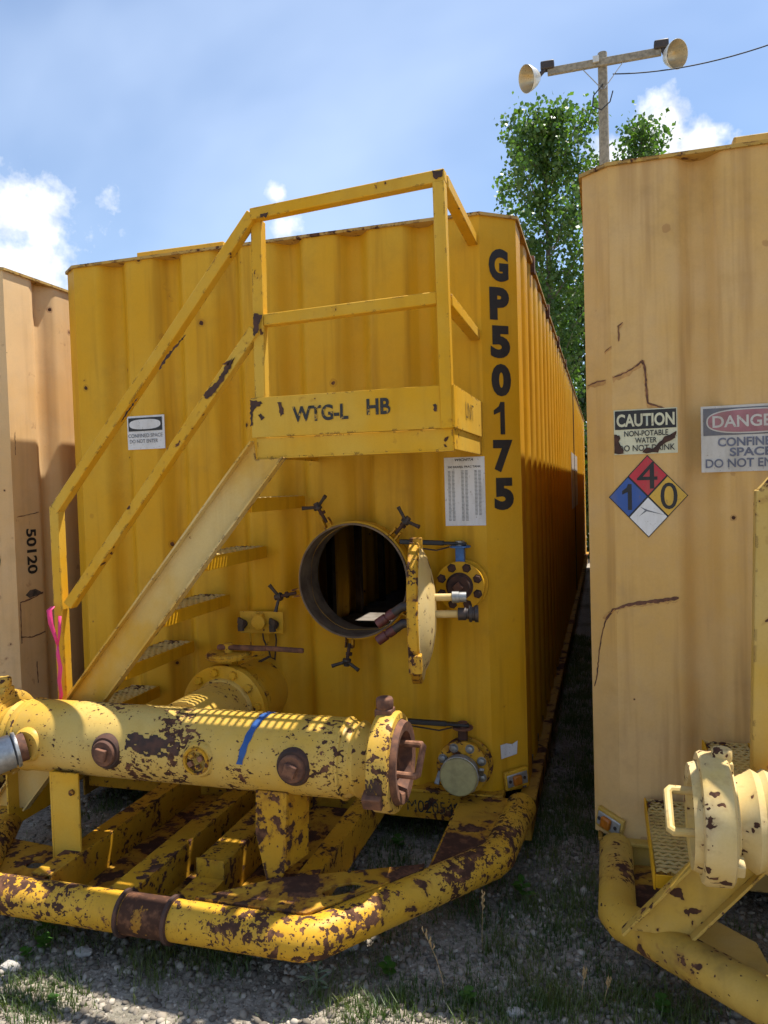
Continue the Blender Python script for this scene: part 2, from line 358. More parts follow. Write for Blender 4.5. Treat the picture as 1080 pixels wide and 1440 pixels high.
# ------------------------------------------------------------------ ground
H=2.9096
xs=np.concatenate([[-400,-120,-40,-15,-7],np.arange(-4,4.01,.12),[7,15,40,120,400]]); ys=np.concatenate([[-400,-120,-40,-12],np.arange(-4,5.01,.15),[8,14,25,60,150,400]])
def gz(x,y):
    k=np.exp(-(np.maximum(np.abs(x)-4,0)+np.maximum(np.abs(y)-5,0))**2/4)
    return k*(.016*np.sin(1.7*x+.6)*np.cos(2.1*y+.3)+.010*np.sin(5.1*x+1.9*y)+.006*np.sin(9*y-4*x))-.012
X,Y=np.meshgrid(xs,ys); Z=gz(X,Y); g=MB(); g.v=[tuple(t) for t in np.stack([X,Y,Z],-1).reshape(-1,3)]
nx=len(xs); g.f=[(j*nx+i,j*nx+i+1,(j+1)*nx+i+1,(j+1)*nx+i) for j in range(len(ys)-1) for i in range(nx-1)]
tag(g.build('ground','ground_gravel'),kind='structure')

# ------------------------------------------------------------------ tank
LEN=12.4; CHX,CHY=.152,.12; CLX,CLY=.10,.075; PITCHW=.335; RW=.175; RD=.066
def recess(u):            # depth profile across one recess, u in 0..RW
    if u<=-.02 or u>=RW+.02: return 0
    t=(u+.02)/(RW+.04); q=min(1,max(0,1.08*(.5-.5*math.cos(2*math.pi*t))-.04)); return RD*q*q*(3-2*q)*.5+RD*q*.5
RU=[-.02+(RW+.04)*k/14 for k in range(15)]
def front_outline(phase):
    pts=[(-2.44+CLX,0)]; x=phase
    while x+RW<-CHX-.1:
        if x>-2.44+CLX+.02: pts+=[(x+u,recess(u)) for u in RU]
        x+=PITCHW
    pts.append((-CHX,0)); return pts
def prof_y(pts,x):
    for (x0,y0),(x1,y1) in zip(pts,pts[1:]):
        if x0<=x<=x1: return y0+(y1-y0)*(x-x0)/max(1e-9,x1-x0)
    return 0
ZB=.24
HC=(-.775,1.25); HR=.262
def walls(root,mat,phase,hatch):
    pts=front_outline(phase); m=MB()
    def strip(P,z0,z1):
        for (xa,ya),(xb,yb) in zip(P,P[1:]): m.add([(xa,ya,z0),(xb,yb,z0),(xb,yb,z1),(xa,ya,z1)],[(0,1,2,3)])
    if not hatch: strip(pts,ZB,H)
    else:
        s_=.315; xa,xb=HC[0]-s_,HC[0]+s_; za,zb=HC[1]-s_,HC[1]+s_
        def cut(x0,x1):
            return [(x0,prof_y(pts,x0))]+[p for p in pts if x0<p[0]<x1]+[(x1,prof_y(pts,x1))]
        strip(cut(pts[0][0],xa),ZB,H); strip(cut(xb,pts[-1][0]),ZB,H); strip(cut(xa,xb),ZB,za); strip(cut(xa,xb),zb,H)
        N=160; Rr=8; o=len(m.v)
        for i in range(N):
            a=2*math.pi*i/N; c_,n_=math.cos(a),math.sin(a); k=s_/max(abs(c_),abs(n_))
            for j in range(Rr+1):
                q=HR+(k-HR)*j/Rr; x=HC[0]+c_*q; m.v.append((x,prof_y(pts,x),HC[1]+n_*q))
        for i in range(N):
            for j in range(Rr):
                a=o+i*(Rr+1)+j; b=o+((i+1)%N)*(Rr+1)+j; m.f.append((a,a+1,b+1,b))
    m.weld=1e-4; m.build('front_wall',mat,root,fixn=False,smooth=50)
    m=MB(); m.add([(-CHX,0,ZB),(0,CHY,ZB),(0,CHY,H),(-CHX,0,H)],[(0,1,2,3)]); m.build('corner_panel',mat,root,fixn=False,smooth=0)
    m=MB(); m.add([(-2.44,CLY,ZB),(-2.44+CLX,0,ZB),(-2.44+CLX,0,H),(-2.44,CLY,H)],[(0,1,2,3)]); m.build('corner_panel',mat,root,fixn=False,smooth=0)
    for sx,x0,y0 in ((1,0,CHY),(-1,-2.44,CLY)):
        P=[(x0,y0)]; y=CHY+.206
        while y+RW<LEN:
            P+=[(x0-sx*recess(u)*.8,y+u) for u in RU[::2]]; y+=PITCHW
        P.append((x0,LEN)); m=MB()
        for (xa,ya),(xb,yb) in zip(P,P[1:]): m.add([(xa,ya,ZB),(xb,yb,ZB),(xb,yb,H),(xa,ya,H)],[(0,1,2,3) if sx>0 else (3,2,1,0)])
        m.weld=1e-4; m.build('side_wall',mat,root,fixn=False,smooth=50)
    m=MB(); m.box(-2.44,0,LEN,LEN+.02,ZB,H); m.build('back_wall',mat,root)
    m=MB(); m.box(-2.43,-.01,.10,LEN-.01,ZB,ZB+.03); m.build('tank_floor','inside_floor' if hatch else mat,root)
    # roof with its lip, and (main tank) the open roof hatch that lets a patch of sun in
    e=.012; out=[(-2.44+CLX-.004,-e),(-CHX+.004,-e),(e,CHY-.004),(e,LEN+e),(-2.44-e,LEN+e),(-2.44-e,CLY-.004)]
    m=MB()
    if hatch:
        hx0,hx1,hy0,hy1=-1.50,-1.0,4.88,5.38; z0,z1=H,H+.014
        m.prism([(out[0][0],out[0][1],z0),(out[1][0],out[1][1],z0),(out[2][0],out[2][1],z0),(e,.6,z0),(-2.44-e,.6,z0),(out[5][0],out[5][1],z0)],(0,0,z1-z0))
        m.box(-2.44-e,e,.6,hy0,z0,z1); m.box(-2.44-e,hx0,hy0,hy1,z0,z1); m.box(hx1,e,hy0,hy1,z0,z1); m.box(-2.44-e,e,hy1,LEN+e,z0,z1)
    else: m.prism([(x,y,H) for x,y in out],(0,0,.014))
    m.build('roof','roof_paint',root)
    # sill and side rails
    m=MB(); m.box(-2.36,-.10,-.03,.05,.105,ZB-.004); m.box(-2.36,-.10,-.045,.05,ZB-.004,ZB+.012); m.build('front_sill','main_skid' if mat=='main_wall' else 'right_steel',root,bevel=.004)
    for sx,x0 in ((1,0),(-1,-2.44)):
        m=MB(); a=x0+(.045 if sx>0 else .012); b=x0-sx*.03
        m.box(min(a,b),max(a,b),.0,LEN,ZB-.014,ZB+.004); a=x0+(.02 if sx>0 else .016); m.box(min(a,b),max(a,b),.0,LEN,.035,ZB-.014)
        m.build('side_rail','side_rail',root,bevel=.004)
    for yy in (.86,2.06,3.3,4.6):
        m=MB(); m.box(-.03,.022,yy,yy+.05,H-.05,H+.045); m.build('roof_lug','rust',root,bevel=.003)
    return pts

def tread_mesh():
    """grip plank along Y: channel sides and rows of toothed strips"""
    m=MB(); w_,L=.16,.585
    k=0; y=.012
    while y<L-.02:
        N=10
        vs=[];fs=[]
        for i in range(N+1):
            x=-w_+.006+(w_-.012)*i/N; dy=.0035*(1 if i%2 else -1); dz=.003 if (i+k)%2 else -.001
            vs+=[(x,y+dy,dz),(x,y+dy+.016,dz)]
        for i in range(N): fs.append((2*i,2*i+2,2*i+3,2*i+1))
        m.add(vs,fs)
        o=len(m.v); m.add([(a,b,c-.004) for a,b,c in vs],[tuple(reversed(f)) for f in fs])
        for i in range(N): m.f.append((o-2*(N+1)+2*i,o+2*i,o+2*i+2,o-2*(N+1)+2*i+2))
        y+=.026; k+=1
    return m
def tread_frame_mesh():
    m=MB(); w_,L=.16,.585
    m.box(-.003,.004,0,L,-.058,.001); m.box(-.02,-.003,0,L,-.058,-.052); m.box(-w_-.004,-w_+.003,0,L,-.058,.001); m.box(-w_+.003,-.003,0,.006,-.052,-.008); m.box(-w_+.003,-.003,L-.006,L,-.052,-.008)
    return m
TREAD={}
def stairs(root,st,stringer,nlow):
    yo=-.676
    # outer stringer: C channel, web and two lips
    a=Vector((-.985,yo,1.888)); b=Vector((-2.245,yo,.425)); d=(b-a).normalized(); nrm=Vector((d.z,0,-d.x)); 
    if nrm.z<0: nrm=-nrm
    wd=.155
    def foot(p,dirv,z):
        return p+dirv*((z-p.z)/dirv.z)
    U1=a; U2=foot(a,d,.27); L1=foot(a-nrm*wd,d,1.814); L2=foot(a-nrm*wd,d,.27)
    m=MB(); m.prism([U1,Vector((-.978,yo,1.814)),L1,L2,U2],(0,.007,0))
    web=m.build('stair_stringer',stringer,root)
    for p,q,sg,wz in ((U1,U2,-1,.009),(L1,L2,1,.009)):
        m=MB(); P=[p,q,q+nrm*sg*wz,p+nrm*sg*wz]; m.prism([Vector((v.x,yo-.035,v.z)) for v in P],(0,.0355,0)); m.build('stringer_flange',stringer,web,bevel=.002)
    if not TREAD: TREAD['o']=None
    for i in range(6):
        x,z=-1.04-.2145*i,1.656-.245*i
        if TREAD['o'] is None:
            t=tread_mesh().build('tread','tread_paint',web); TREAD['o']=t; fr=tread_frame_mesh().build('tread_frame','main_wall',web,bevel=.002); TREAD['f']=fr
        else: t=clone(TREAD['o'],web); fr=clone(TREAD['f'],web)
        t.location=fr.location=(x,yo+.066,z)
    # platform
    m=MB(); m.box(-.99,-.157,yo,yo+.006,1.902,2.062); kp=m.build('kick_plate',st,root,bevel=.001)
    m=MB(); m.box(-.163,-.157,yo+.006,-.005,1.902,2.062); m.build('kick_plate',st,root,bevel=.001)
    m=MB(); m.box(-.975,-.168,yo+.012,yo+.02,1.822,1.9); m.box(-.975,-.168,yo+.012,yo+.06,1.815,1.822); pf=m.build('platform_beam',st,root,bevel=.001)
    m=MB(); m.box(-.170,-.164,yo+.02,-.005,1.822,1.9); m.build('platform_beam',st,root,bevel=.001)
    m=MB(); m.box(-.975,-.968,yo+.02,-.005,1.822,1.9); m.build('platform_beam',st,root,bevel=.001)
    m=MB()
    for i in range(25): x=-.96+i*.032; m.box(x,x+.006,yo+.02,-.006,1.872,1.896)
    for j in range(11): y=yo+.05+j*.058; m.box(-.966,-.172,y,y+.016,1.884,1.893)
    m.build('platform_grating','tread_paint',root)
    # guard rail and hand rail of square tube
    q=.046; py=yo+.03
    def rail(n,a,b,upv=(0,1,0)): m=MB(); m.beam(a,b,q,q,upv); return m.build(n,st,root,bevel=.004)
    rail('guard_post',(-.955,py,1.90),(-.945,py,2.77)); rail('guard_post',(-.188,py-.01,1.90),(-.188,py-.045,2.80))
    yt=py-.03
    rail('top_rail',(-.955,yt,2.785),(-.165,yt-.012,2.822)); rail('top_rail',(-.183,yt+.012,2.815),(-.183,.02,2.80))
    rail('mid_rail',(-.925,py,2.372),(-.21,py-.02,2.385)); rail('mid_rail',(-.183,py,2.382),(-.183,.02,2.37))
    rail('hand_rail',(-.952,yt+.005,2.79),(-1.953,yt+.005,1.63)); rail('hand_rail',(-.965,py-.012,2.335),(-1.915,py-.012,1.205))
    rail('stair_post',(-1.953,py-.025,1.645),(-1.975,py+.005,.60))
    return web

MY,MZ,MR=-.82,.675,.147
def bolt_ring(m,c,axis,rad,n,size,h,a0=0):
    c=Vector(c); d=Vector(axis).normalized(); x=Vector((1,0,0)) if abs(d.x)<.5 else Vector((0,0,1)); x=(x-d*x.dot(d)).normalized(); y=d.cross(x)
    for k in range(n):
        a=a0+2*math.pi*k/n; p=c+(x*math.cos(a)+y*math.sin(a))*rad; m.append((p,d,size,h))
    return m
CS=1.0
def coupling(root,mani,x,sgn,st,fresh):
    """hammer union end: neck, clamp ring with lugs, dished cap with bail handle"""
    n0=len(mani.children); c=Vector((x,MY,MZ)); ax=(sgn,0,0)
    m=MB(); m.lathe(c-Vector(ax)*.03,ax,[(0,.125),(.03,.14),(.05,.125),(.075,.12),(.08,.14),(.095,.14)],32); m.build('pipe_neck',st,mani)
    cr=c+Vector(ax)*.055
    m=MB(); m.lathe(cr,ax,[(0,.145),(.006,.172),(.012,.180),(.075,.182),(.085,.176),(.088,.155),(.07,.150),(.0,.130)],40,True); ring=m.build('clamp_ring',st,mani)
    m=MB(); t=cr+Vector((sgn*.035,0,.172)); m.box(t.x-.032,t.x+.032,t.y-.03,t.y+.03,t.z-.01,t.z+.025); m.lathe(t+Vector((0,0,.02)),(0,0,1),[(0,.030),(.012,.034),(.038,.034),(.046,.028)],8); m.build('ring_lug',fresh,mani,bevel=.004)
    a=math.radians(-27); t=cr+Vector((sgn*.03,-.182*math.cos(a),.182*math.sin(a)))
    m=MB(); m.beam(t-Vector((.035,0,0)),t+Vector((.035,0,0)),.05,.045,(0,-math.cos(a),math.sin(a))); m.build('ring_lug',fresh,mani,bevel=.004)
    m=MB(); m.lathe(cr+Vector(ax)*.06,ax,[(0,.01),(.0,.100),(.045,.112),(.05,.145),(.028,.152),(-.02,.150)],40); m.build('end_cap','rust' if fresh=='rust' else st,mani)
    h=cr+Vector(ax)*.06
    m=MB(); m.path([h+Vector((0,-.055,-.025)),h+Vector((sgn*.095,-.055,-.028)),h+Vector((sgn*.105,-.045,-.024)),h+Vector((sgn*.105,.045,.045)),h+Vector((sgn*.095,.055,.05)),h+Vector((0,.055,.05))],.0125,10); m.build('cap_handle','rust_orange' if fresh=='rust' else st,mani)
    if CS!=1:
        for o in list(mani.children)[n0:]:
            for v_ in o.data.vertices: v_.co=c+(v_.co-c)*CS
def manifold(root,pm,st,plugs,fresh,xl=-2.01,xr=-.57):
    m=MB(); m.lathe((xl,MY,MZ),(1,0,0),[(-.045,.122),(-.03,.128),(-.012,.142),(0,MR)]+[(t*(xr-xl),MR) for t in (.2,.4,.6,.8,1)]+[(xr-xl+.018,.141),(xr-xl+.045,.126),(xr-xl+.06,.122)],48)
    mani=m.build('manifold_pipe',pm,root,smooth=50)
    for xx in (xl+.01,xr-.005):
        m=MB(); m.lathe((xx,MY,MZ),(1,0,0),[(0,MR-.002),(.004,MR+.004),(.012,MR+.004),(.016,MR-.002)],48,True); m.build('weld_bead',pm,mani)
    coupling(root,mani,xr+.06,1,pm,fresh); coupling(root,mani,xl-.045,-1,pm,pm)
    for i,(px,kind) in enumerate(plugs):
        c=Vector((px,MY-MR,MZ+.003)); ax=(0,-1,0)
        m=MB(); m.lathe(c+Vector((0,.03,0)),ax,[(0,.072),(.022,.070),(.032,.064),(.038,.060)],28); m.build('threaded_boss',pm if kind!='rust' else 'rust_dark',mani)
        if kind=='rust':
            m=MB(); m.lathe(c+Vector((0,-.006,0)),ax,[(0,.052),(.012,.050),(.016,.047)],28); pl=m.build('pipe_plug','rust',mani)
            r_=random.uniform(-.5,.5); m=MB(); b=c+Vector((0,-.02,0)); u=Vector((math.cos(r_),0,math.sin(r_)))
            m.beam(b,b+Vector((0,-.022,0)),.046,.046,u); m.build('plug_square','rust',mani,bevel=.003)
        elif kind=='open':
            m=MB(); m.lathe(c+Vector((0,-.006,0)),ax,[(0,.053),(.012,.052),(.012,.043),(.002,.040)],28); m.build('pipe_plug','main_skid',mani)
            for k in range(4):
                a=k*math.pi/2+.5; b=c+Vector((.024*math.cos(a),-.006,.024*math.sin(a))); m=MB(); m.beam(b,b+Vector((0,-.016,0)),.02,.018,(math.cos(a),0,math.sin(a))); m.build('plug_lug','main_skid' if k%2 else 'rust_orange',mani,bevel=.002)
        elif kind=='camlock':
            d=Vector((-.62,-.76,-.18)).normalized(); q=c+Vector((0,-.002,0)); ax2=d
            m=MB(); m.lathe(q,ax2,[(0,.056),(.05,.056)],28); m.build('nipple','rust',mani)
            m=MB(); m.lathe(q+d*.03,ax2,[(0,.070),(.012,.072),(.016,.058),(.02,.068),(.10,.071),(.104,.077),(.12,.077),(.124,.068),(.20,.066),(.205,.05),(.19,.045),(.19,.0)],32); cl=m.build('camlock_coupling','galv',mani)
            sd=d.cross(Vector((0,0,1))).normalized()
            for sg in (-1,1):
                p=q+d*.06+sd*sg*.06; m=MB(); m.beam(p,p+d*.10,.012,.028,(0,0,1)); m.build('cam_lever','bare_steel',mani,bevel=.003)
    return mani

def bumper(root,pts,mat,r_=.075,collars=()):
    P=[Vector(p) for p in pts]; Q=[P[0]]
    for i in range(1,len(P)-1):          # soften each corner like a mitre that was welded round
        a=(P[i-1]-P[i]).normalized(); b=(P[i+1]-P[i]).normalized(); Q+=[P[i]+a*.03,P[i]+b*.03]
    Q.append(P[-1])
    F=[]
    for a,b in zip(Q,Q[1:]):
        n=max(1,int((b-a).length/.12)); F+=[a.lerp(b,k/n) for k in range(n)]
    F.append(Q[-1])
    m=MB(); m.path(F,r_,28); b=m.build('bumper_pipe',mat,root,smooth=50)
    for x,w_ in collars:
        m=MB(); c=Vector((x,P[1].y if len(P)<4 else P[2].y,P[0].z)); m.lathe(c-Vector((w_/2,0,0)),(1,0,0),[(0,r_-.002),(.002,r_+.012),(w_-.002,r_+.012),(w_,r_-.002)],32,True); m.build('collar','rust_dark',b)
    return b

def side_valve(root,c,r_,st,lever_to,neck,kind):
    """small butterfly valve bolted on the wall: wall flange, valve flange, stem and lever"""
    c=Vector(c); ax=(0,-1,0)
    m=MB(); m.lathe(c+Vector((0,.10,0)),ax,[(0,r_*.62),(.06,r_*.62)],32); m.build('valve_nozzle',st,root)
    m=MB(); m.lathe(c+Vector((.012,.045,.004)),ax,[(0,r_*1.0),(.018,r_*1.0)],40); m.build('wall_flange',st,root,bevel=.002)
    m=MB(); m.lathe(c+Vector((0,.03,0)),ax,[(0,r_*.8),(.03,r_*.8)],32); vb=m.build('valve_body',st if kind!='blue' else 'blue_valve',root)
    m=MB(); m.lathe(c,ax,[(0,r_),(.02,r_),(.022,r_-.003)],40); fl=m.build('valve_flange',st,root)
    L=[]; bolt_ring(L,c+Vector((0,-.02,0)),ax,r_*.80,8,.016,.016,math.pi/8)
    for p,d,sz,h in L:
        m=MB(); m.lathe(p,d,[(0,sz*1.35),(.003,sz*1.35),(.003,sz),(h,sz),(h+.002,sz*.8)],6 if kind!='cap' else 12); m.build('bolt','rust_dark' if kind!='cap' else 'bare_steel',fl)
    if kind=='blue':
        m=MB(); m.lathe(c+Vector((0,-.022,0)),ax,[(0,r_*.56),(.004,r_*.56),(.006,r_*.50),(.03,r_*.47),(.034,r_*.43)],32); pl=m.build('pipe_plug','rust_dark',root)
        m=MB(); b=c+Vector((0,-.05,.0)); m.beam(b,b+Vector((0,-.03,0)),.036,.036,(.7,0,.7)); m.build('plug_square','rust',pl,bevel=.003)
    else:
        m=MB(); m.lathe(c+Vector((-.005,-.02,-.018)),ax,[(0,.078),(.05,.078),(.052,.086),(.075,.086),(.082,.080),(.084,.0)],36); cp=m.build('dust_cap','cap_cream',root)
        m=MB(); m.lathe(c+Vector((-.005,-.03,-.018)),ax,[(0,.085),(.02,.089),(.05,.089),(.052,.08)],36,True); m.build('cap_band','galv',cp)
        for sg in (-1,1):
            p=c+Vector((sg*.093-.005,-.06,-.018)); m=MB(); m.beam(p+Vector((0,.02,0)),p+Vector((sg*.012,-.02,-.045 if sg<0 else .04)),.012,.022,(1,0,0)); m.build('cam_lever','bare_steel',cp,bevel=.002)
    top=c+Vector((0,.015,r_*.8))
    m=MB(); m.box(top.x-.02,top.x+.02,top.y-.018,top.y+.018,top.z,top.z+neck); nk=m.build('valve_neck','blue_valve' if kind=='blue' else 'rust_dark',root,bevel=.003)
    m=MB(); t=top+Vector((0,0,neck)); m.lathe(t,(0,0,1),[(0,.048),(.008,.048)],20); m.build('notch_plate','blue_valve' if kind=='blue' else 'rust',nk)
    m=MB(); m.lathe(t+Vector((0,0,.006)),(0,0,1),[(0,.022),(.024,.022)],10); m.build('stem_nut','bare_steel' if kind=='blue' else 'rust',nk)
    m=MB(); e=Vector(lever_to); a=t+Vector((.03,0,.016)); d=(e-a).normalized(); m.beam(a,a+d*(e-a).length*.35,.034,.014); m.beam(a+d*(e-a).length*.33,e,.026,.022); lv=m.build('lever','black_grip',nk,bevel=.004)
    m=MB(); m.path([t+d*.05+Vector((0,0,0)),t+d*.11+Vector((0,0,-.018)),t+d*(e-t).length*.86+Vector((0,0,-.004))],.004,6); m.build('latch_rod','dark_iron',nk)

MAT_MAIN=dict(wall='main_wall',steel='main_steel',stringer='main_stringer',pipe='main_pipe')
# ================================================================== main tank
T=empty('frac_tank',(0,0,0),'bright yellow corrugated steel tank in the middle with open round manway and stairs','tank','corrugated tanks in a row')
front=walls(T,'main_wall',-2.19,True)
# inside lining seen through the manway: ribs of the far bulkhead
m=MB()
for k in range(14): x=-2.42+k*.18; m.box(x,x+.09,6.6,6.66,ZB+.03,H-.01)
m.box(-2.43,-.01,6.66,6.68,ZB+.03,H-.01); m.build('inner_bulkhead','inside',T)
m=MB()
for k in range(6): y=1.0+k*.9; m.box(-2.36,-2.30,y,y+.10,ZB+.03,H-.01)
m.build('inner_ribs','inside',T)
# manway neck, clamps and the swung-open cover
m=MB(); m.tube((HC[0],.12,HC[1]),(HC[0],-.115,HC[1]),.272,.264,72); nk=m.build('manway_neck','neck_liner',T)
m=MB(); m.tube((HC[0],-.02,HC[1]),(HC[0],-.098,HC[1]),.281,.2725,72); m.build('manway_collar','main_wall',nk)
for ang,tilt in ((115,.4),(46,-.5),(192,.9),(264,.1),(330,.2)):
    a=R(ang); u=Vector((math.cos(a),0,math.sin(a))); t=Vector((-math.sin(a),0,math.cos(a))); o=Vector((HC[0],-.085,HC[1]))
    m=MB()
    for sg in (-1,1): m.beam(o+u*.275+t*sg*.016,o+u*.325+t*sg*.016,.008,.03,(0,1,0))
    cl=m.build('clamp_lug','main_skid',T)
    b0=o+u*.305; b1=o+u*.40+Vector((0,-.03,0))
    m=MB(); m.path([b0,b1],.0085,10); m.lathe(b0+u*.045,u,[(0,.016),(.012,.016)],10); m.build('swing_bolt','rust_dark',cl)
    m=MB(); n=b0.lerp(b1,.86); m.lathe(n-u*.012,u,[(0,.02),(.008,.022),(.02,.014),(.034,.014)],10)
    for k in range(2):
        dd=(t*(1 if k else -1)*.85+u*.35+Vector((0,-.25,0))).normalized(); m.path([n,n+dd*.052,n+dd*.075],[.008,.008,.010],8)
    m.build('wing_nut','dark_iron',cl)
DN=Vector((.984,.175,0)).normalized(); DC=Vector((-.375,-.42,1.168))
m=MB(); m.lathe(DC-DN*.03,DN,[(0,.0),(0,.284),(.042,.284),(.042,.262),(.062,.225),(.080,.17),(.093,.10),(.098,.0)],56); dr=m.build('manway_cover','cover_paint',T,smooth=28)
m=MB(); m.lathe(DC-DN*.032,DN,[(0,.283),(0,.294),(.004,.299),(.036,.299),(.040,.294),(.044,.283)],56); m.f=[f for f in m.f if len(f)==4]; m.build('cover_rim','main_skid',dr)
DT=Vector((-DN.y,DN.x,0))     # towards the wall
m=MB(); h0=DC+DT*.28; m.beam(h0+Vector((0,0,.10)),Vector((-.50,-.03,1.27)),.012,.05,(0,0,1)); m.beam(h0+Vector((0,0,.02)),Vector((-.50,-.03,1.19)),.012,.05,(0,0,1)); m.cyl((-.495,-.06,1.13),(-.495,-.06,1.33),.014); m.build('cover_hinge','main_skid',T,bevel=.003)
for dz in (.285,-.16):
    p=DC-DT*.27*(1 if dz<0 else .15)+Vector((0,0,dz)); m=MB(); m.beam(p-DN*.03,p+DN*.02,.05,.045 if dz>0 else .07,(0,0,1)); m.build('cover_lug','main_skid',dr,bevel=.003)
for z,L,kk in ((1.225,.15,0),(1.155,.19,1)):
    p=Vector((DC.x,DC.y-.02,z))+DN*.05
    m=MB(); m.path([p,p+DN*L*.62],.0155,14); st=m.build('vent_pipe','cover_paint',dr)
    m=MB(); q=p+DN*L*.58
    m.lathe(q,DN,[(0,.018),(.002,.024),(.03,.024),(.032,.021),(.06,.021)] if not kk else [(0,.020),(.002,.026),(.035,.026),(.037,.022),(.045,.022),(.047,.034),(.058,.034),(.060,.029),(.068,.029),(.070,.035),(.085,.035)],20); m.build('pipe_coupling','bare_steel' if not kk else 'dark_iron',dr)
    q=Vector((DC.x,DC.y-.03,z-.035))-DN*.03; dd=Vector((-.80,-.1,-.55)).normalized()
    m=MB(); m.path([q,q-DN*.035,q-DN*.035+dd*.05],.019,14); m.build('elbow','dark_iron',dr)
    m=MB(); e=q-DN*.035+dd*.045; m.lathe(e,dd,[(0,.021),(.03,.021),(.032,.017),(.038,.017),(.04,.021),(.085,.021)],16); m.build('hose_end','red_plastic',dr)
# stairs, manifold, skid
stairs(T,'main_steel','main_stringer',6)
mani=manifold(T,'main_pipe','main_pipe',[(-1.527,'rust'),(-1.121,'open'),(-.731,'rust'),(-1.905,'camlock')],'rust')
m=MB(); N=18                                  # blue spray mark: a band bent to the pipe
for i in range(N+1):
    a=R(104-104*i/N); x=-.893-.052*(i/N)**1.3; ww=.017*(1-.3*(i/N)); rr=MR+.002
    for sg in (-1,1): m.v.append((x+sg*ww+.002*math.sin(i*1.7+sg),MY-rr*math.cos(a),MZ+rr*math.sin(a)))
for i in range(N): m.f.append((2*i,2*i+1,2*i+3,2*i+2))
m.build('paint_mark','blue_mark',mani,fixn=False)
def pipe_patch(x0,x1,a0,a1,rr,seed,mat='rust_dark',parent=None,cx=0,n=46,k=18):
    rnd=random.Random(seed); m=MB(); ph=[rnd.uniform(0,6.28) for _ in range(10)]
    def f(u,v):
        q=1.05-abs(2*u-1)**2.2-abs(2*v-1)**2*1.0
        for i in range(5): q+=.42*math.sin(u*(7+6*i)+ph[i]+v*3)*math.sin(v*(3+4*i)+ph[i+5])
        return q
    P=lambda u,v:(x0+(x1-x0)*u,MY-rr*math.cos(a0+(a1-a0)*v),MZ+rr*math.sin(a0+(a1-a0)*v))
    for i in range(n):
        for j in range(k):
            if f((i+.5)/n,(j+.5)/k)>.12: m.add([P(i/n,j/k),P((i+1)/n,j/k),P((i+1)/n,(j+1)/k),P(i/n,(j+1)/k)],[(0,1,2,3)])
    m.weld=1e-5; m.build('rust_patch',mat,parent,fixn=False,smooth=60)
pipe_patch(-1.44,-1.20,R(0),R(34),MR+.0015,4,parent=mani,n=70,k=22)
pipe_patch(-.445,-.385,R(-28),R(0),.1845,9,parent=mani,n=26,k=16)
# big wall nozzle with butterfly valve feeding the manifold
NX=-1.335
m=MB(); m.cyl((NX,.09,MZ),(NX,-.235,MZ),.158,n=48); noz=m.build('wall_nozzle','main_steel',T)
m=MB(); m.lathe((NX,-.225,MZ),(0,-1,0),[(0,.17),(.006,.178),(.035,.178),(.04,.17)],48); m.build('nozzle_flange','main_steel',noz)
m=MB(); m.cyl((NX,-.265,MZ),(NX,-.335,MZ),.155,n=40); m.build('valve_body','main_steel',noz)
m=MB(); m.lathe((NX,-.335,MZ),(0,-1,0),[(0,.212),(.036,.212),(.040,.206)],56); bf=m.build('valve_flange','main_steel',T)
L=[]; bolt_ring(L,(NX,-.374,MZ),(0,-1,0),.182,12,.019,.018,R(10))
for p,d,sz,h in L:
    m=MB(); m.lathe(p,d,[(0,sz),(h,sz),(h+.003,sz*.8)],6); m.build('bolt','main_steel',bf)
L=[]; bolt_ring(L,(NX,-.335,MZ),(0,1,0),.182,12,.013,.07,R(10))
for p,d,sz,h in L:
    m=MB(); m.lathe(p,d,[(0,sz),(h,sz),(h+.006,sz*.6)],10); m.build('stud','main_skid',bf)
m=MB(); m.cyl((NX,-.37,MZ),(NX,MY+.1,MZ),.142,n=48); m.lathe((NX,-.372,MZ),(0,-1,0),[(0,.155),(.012,.150),(.02,.142)],48); m.build('feed_pipe','main_pipe',T,smooth=50)
m=MB(); m.box(NX-.03,NX+.03,-.33,-.27,MZ+.15,MZ+.235); vn=m.build('valve_neck','main_steel',T)
m=MB(); m.lathe((NX,-.30,MZ+.235),(0,0,1),[(0,.105),(.016,.108),(.026,.1)],28); m.build('notch_plate','main_skid',vn)
m=MB(); m.beam((NX-.05,-.31,MZ+.285),(NX+.19,-.29,MZ+.28),.03,.022); m.beam((NX+.17,-.29,MZ+.282),(NX+.37,-.275,MZ+.272),.022,.022); m.build('lever','rust',vn,bevel=.006)
m=MB(); m.cyl((NX,-.30,MZ+.25),(NX,-.30,MZ+.30),.022); m.build('stem_nut','main_skid',vn)
# air and power socket plate
m=MB(); m.box(-1.40,-1.165,-.05,-.040,.975,1.085); jb=m.build('socket_plate','main_steel',T,bevel=.003)
m=MB(); m.box(-1.36,-1.33,-.040,.09,1.0,1.06); m.box(-1.22,-1.19,-.040,.09,1.0,1.06); m.build('plate_bracket','main_steel',jb)
m=MB(); m.lathe((-1.285,-.05,1.035),(0,-1,0),[(0,.032),(.02,.032),(.022,.036),(.034,.036),(.038,.028)],24); m.box(-1.305,-1.265,-.078,-.05,1.06,1.075); m.build('power_socket','main_steel',jb)
for x in (-1.372,-1.20):
    m=MB(); p=Vector((x,-.05,1.025)); d=Vector((-.35,-.9,-.1)).normalized()
    m.lathe(p,d,[(0,.017),(.014,.017),(.015,.024),(.028,.024),(.03,.014)],16); m.beam(p+d*.02+Vector((-.02,0,.02)),p+d*.045+Vector((.03,0,.012)),.012,.03); m.beam(p+d*.02+Vector((-.02,0,-.02)),p+d*.045+Vector((.025,0,-.012)),.012,.03); m.build('air_coupling','dark_iron',jb)
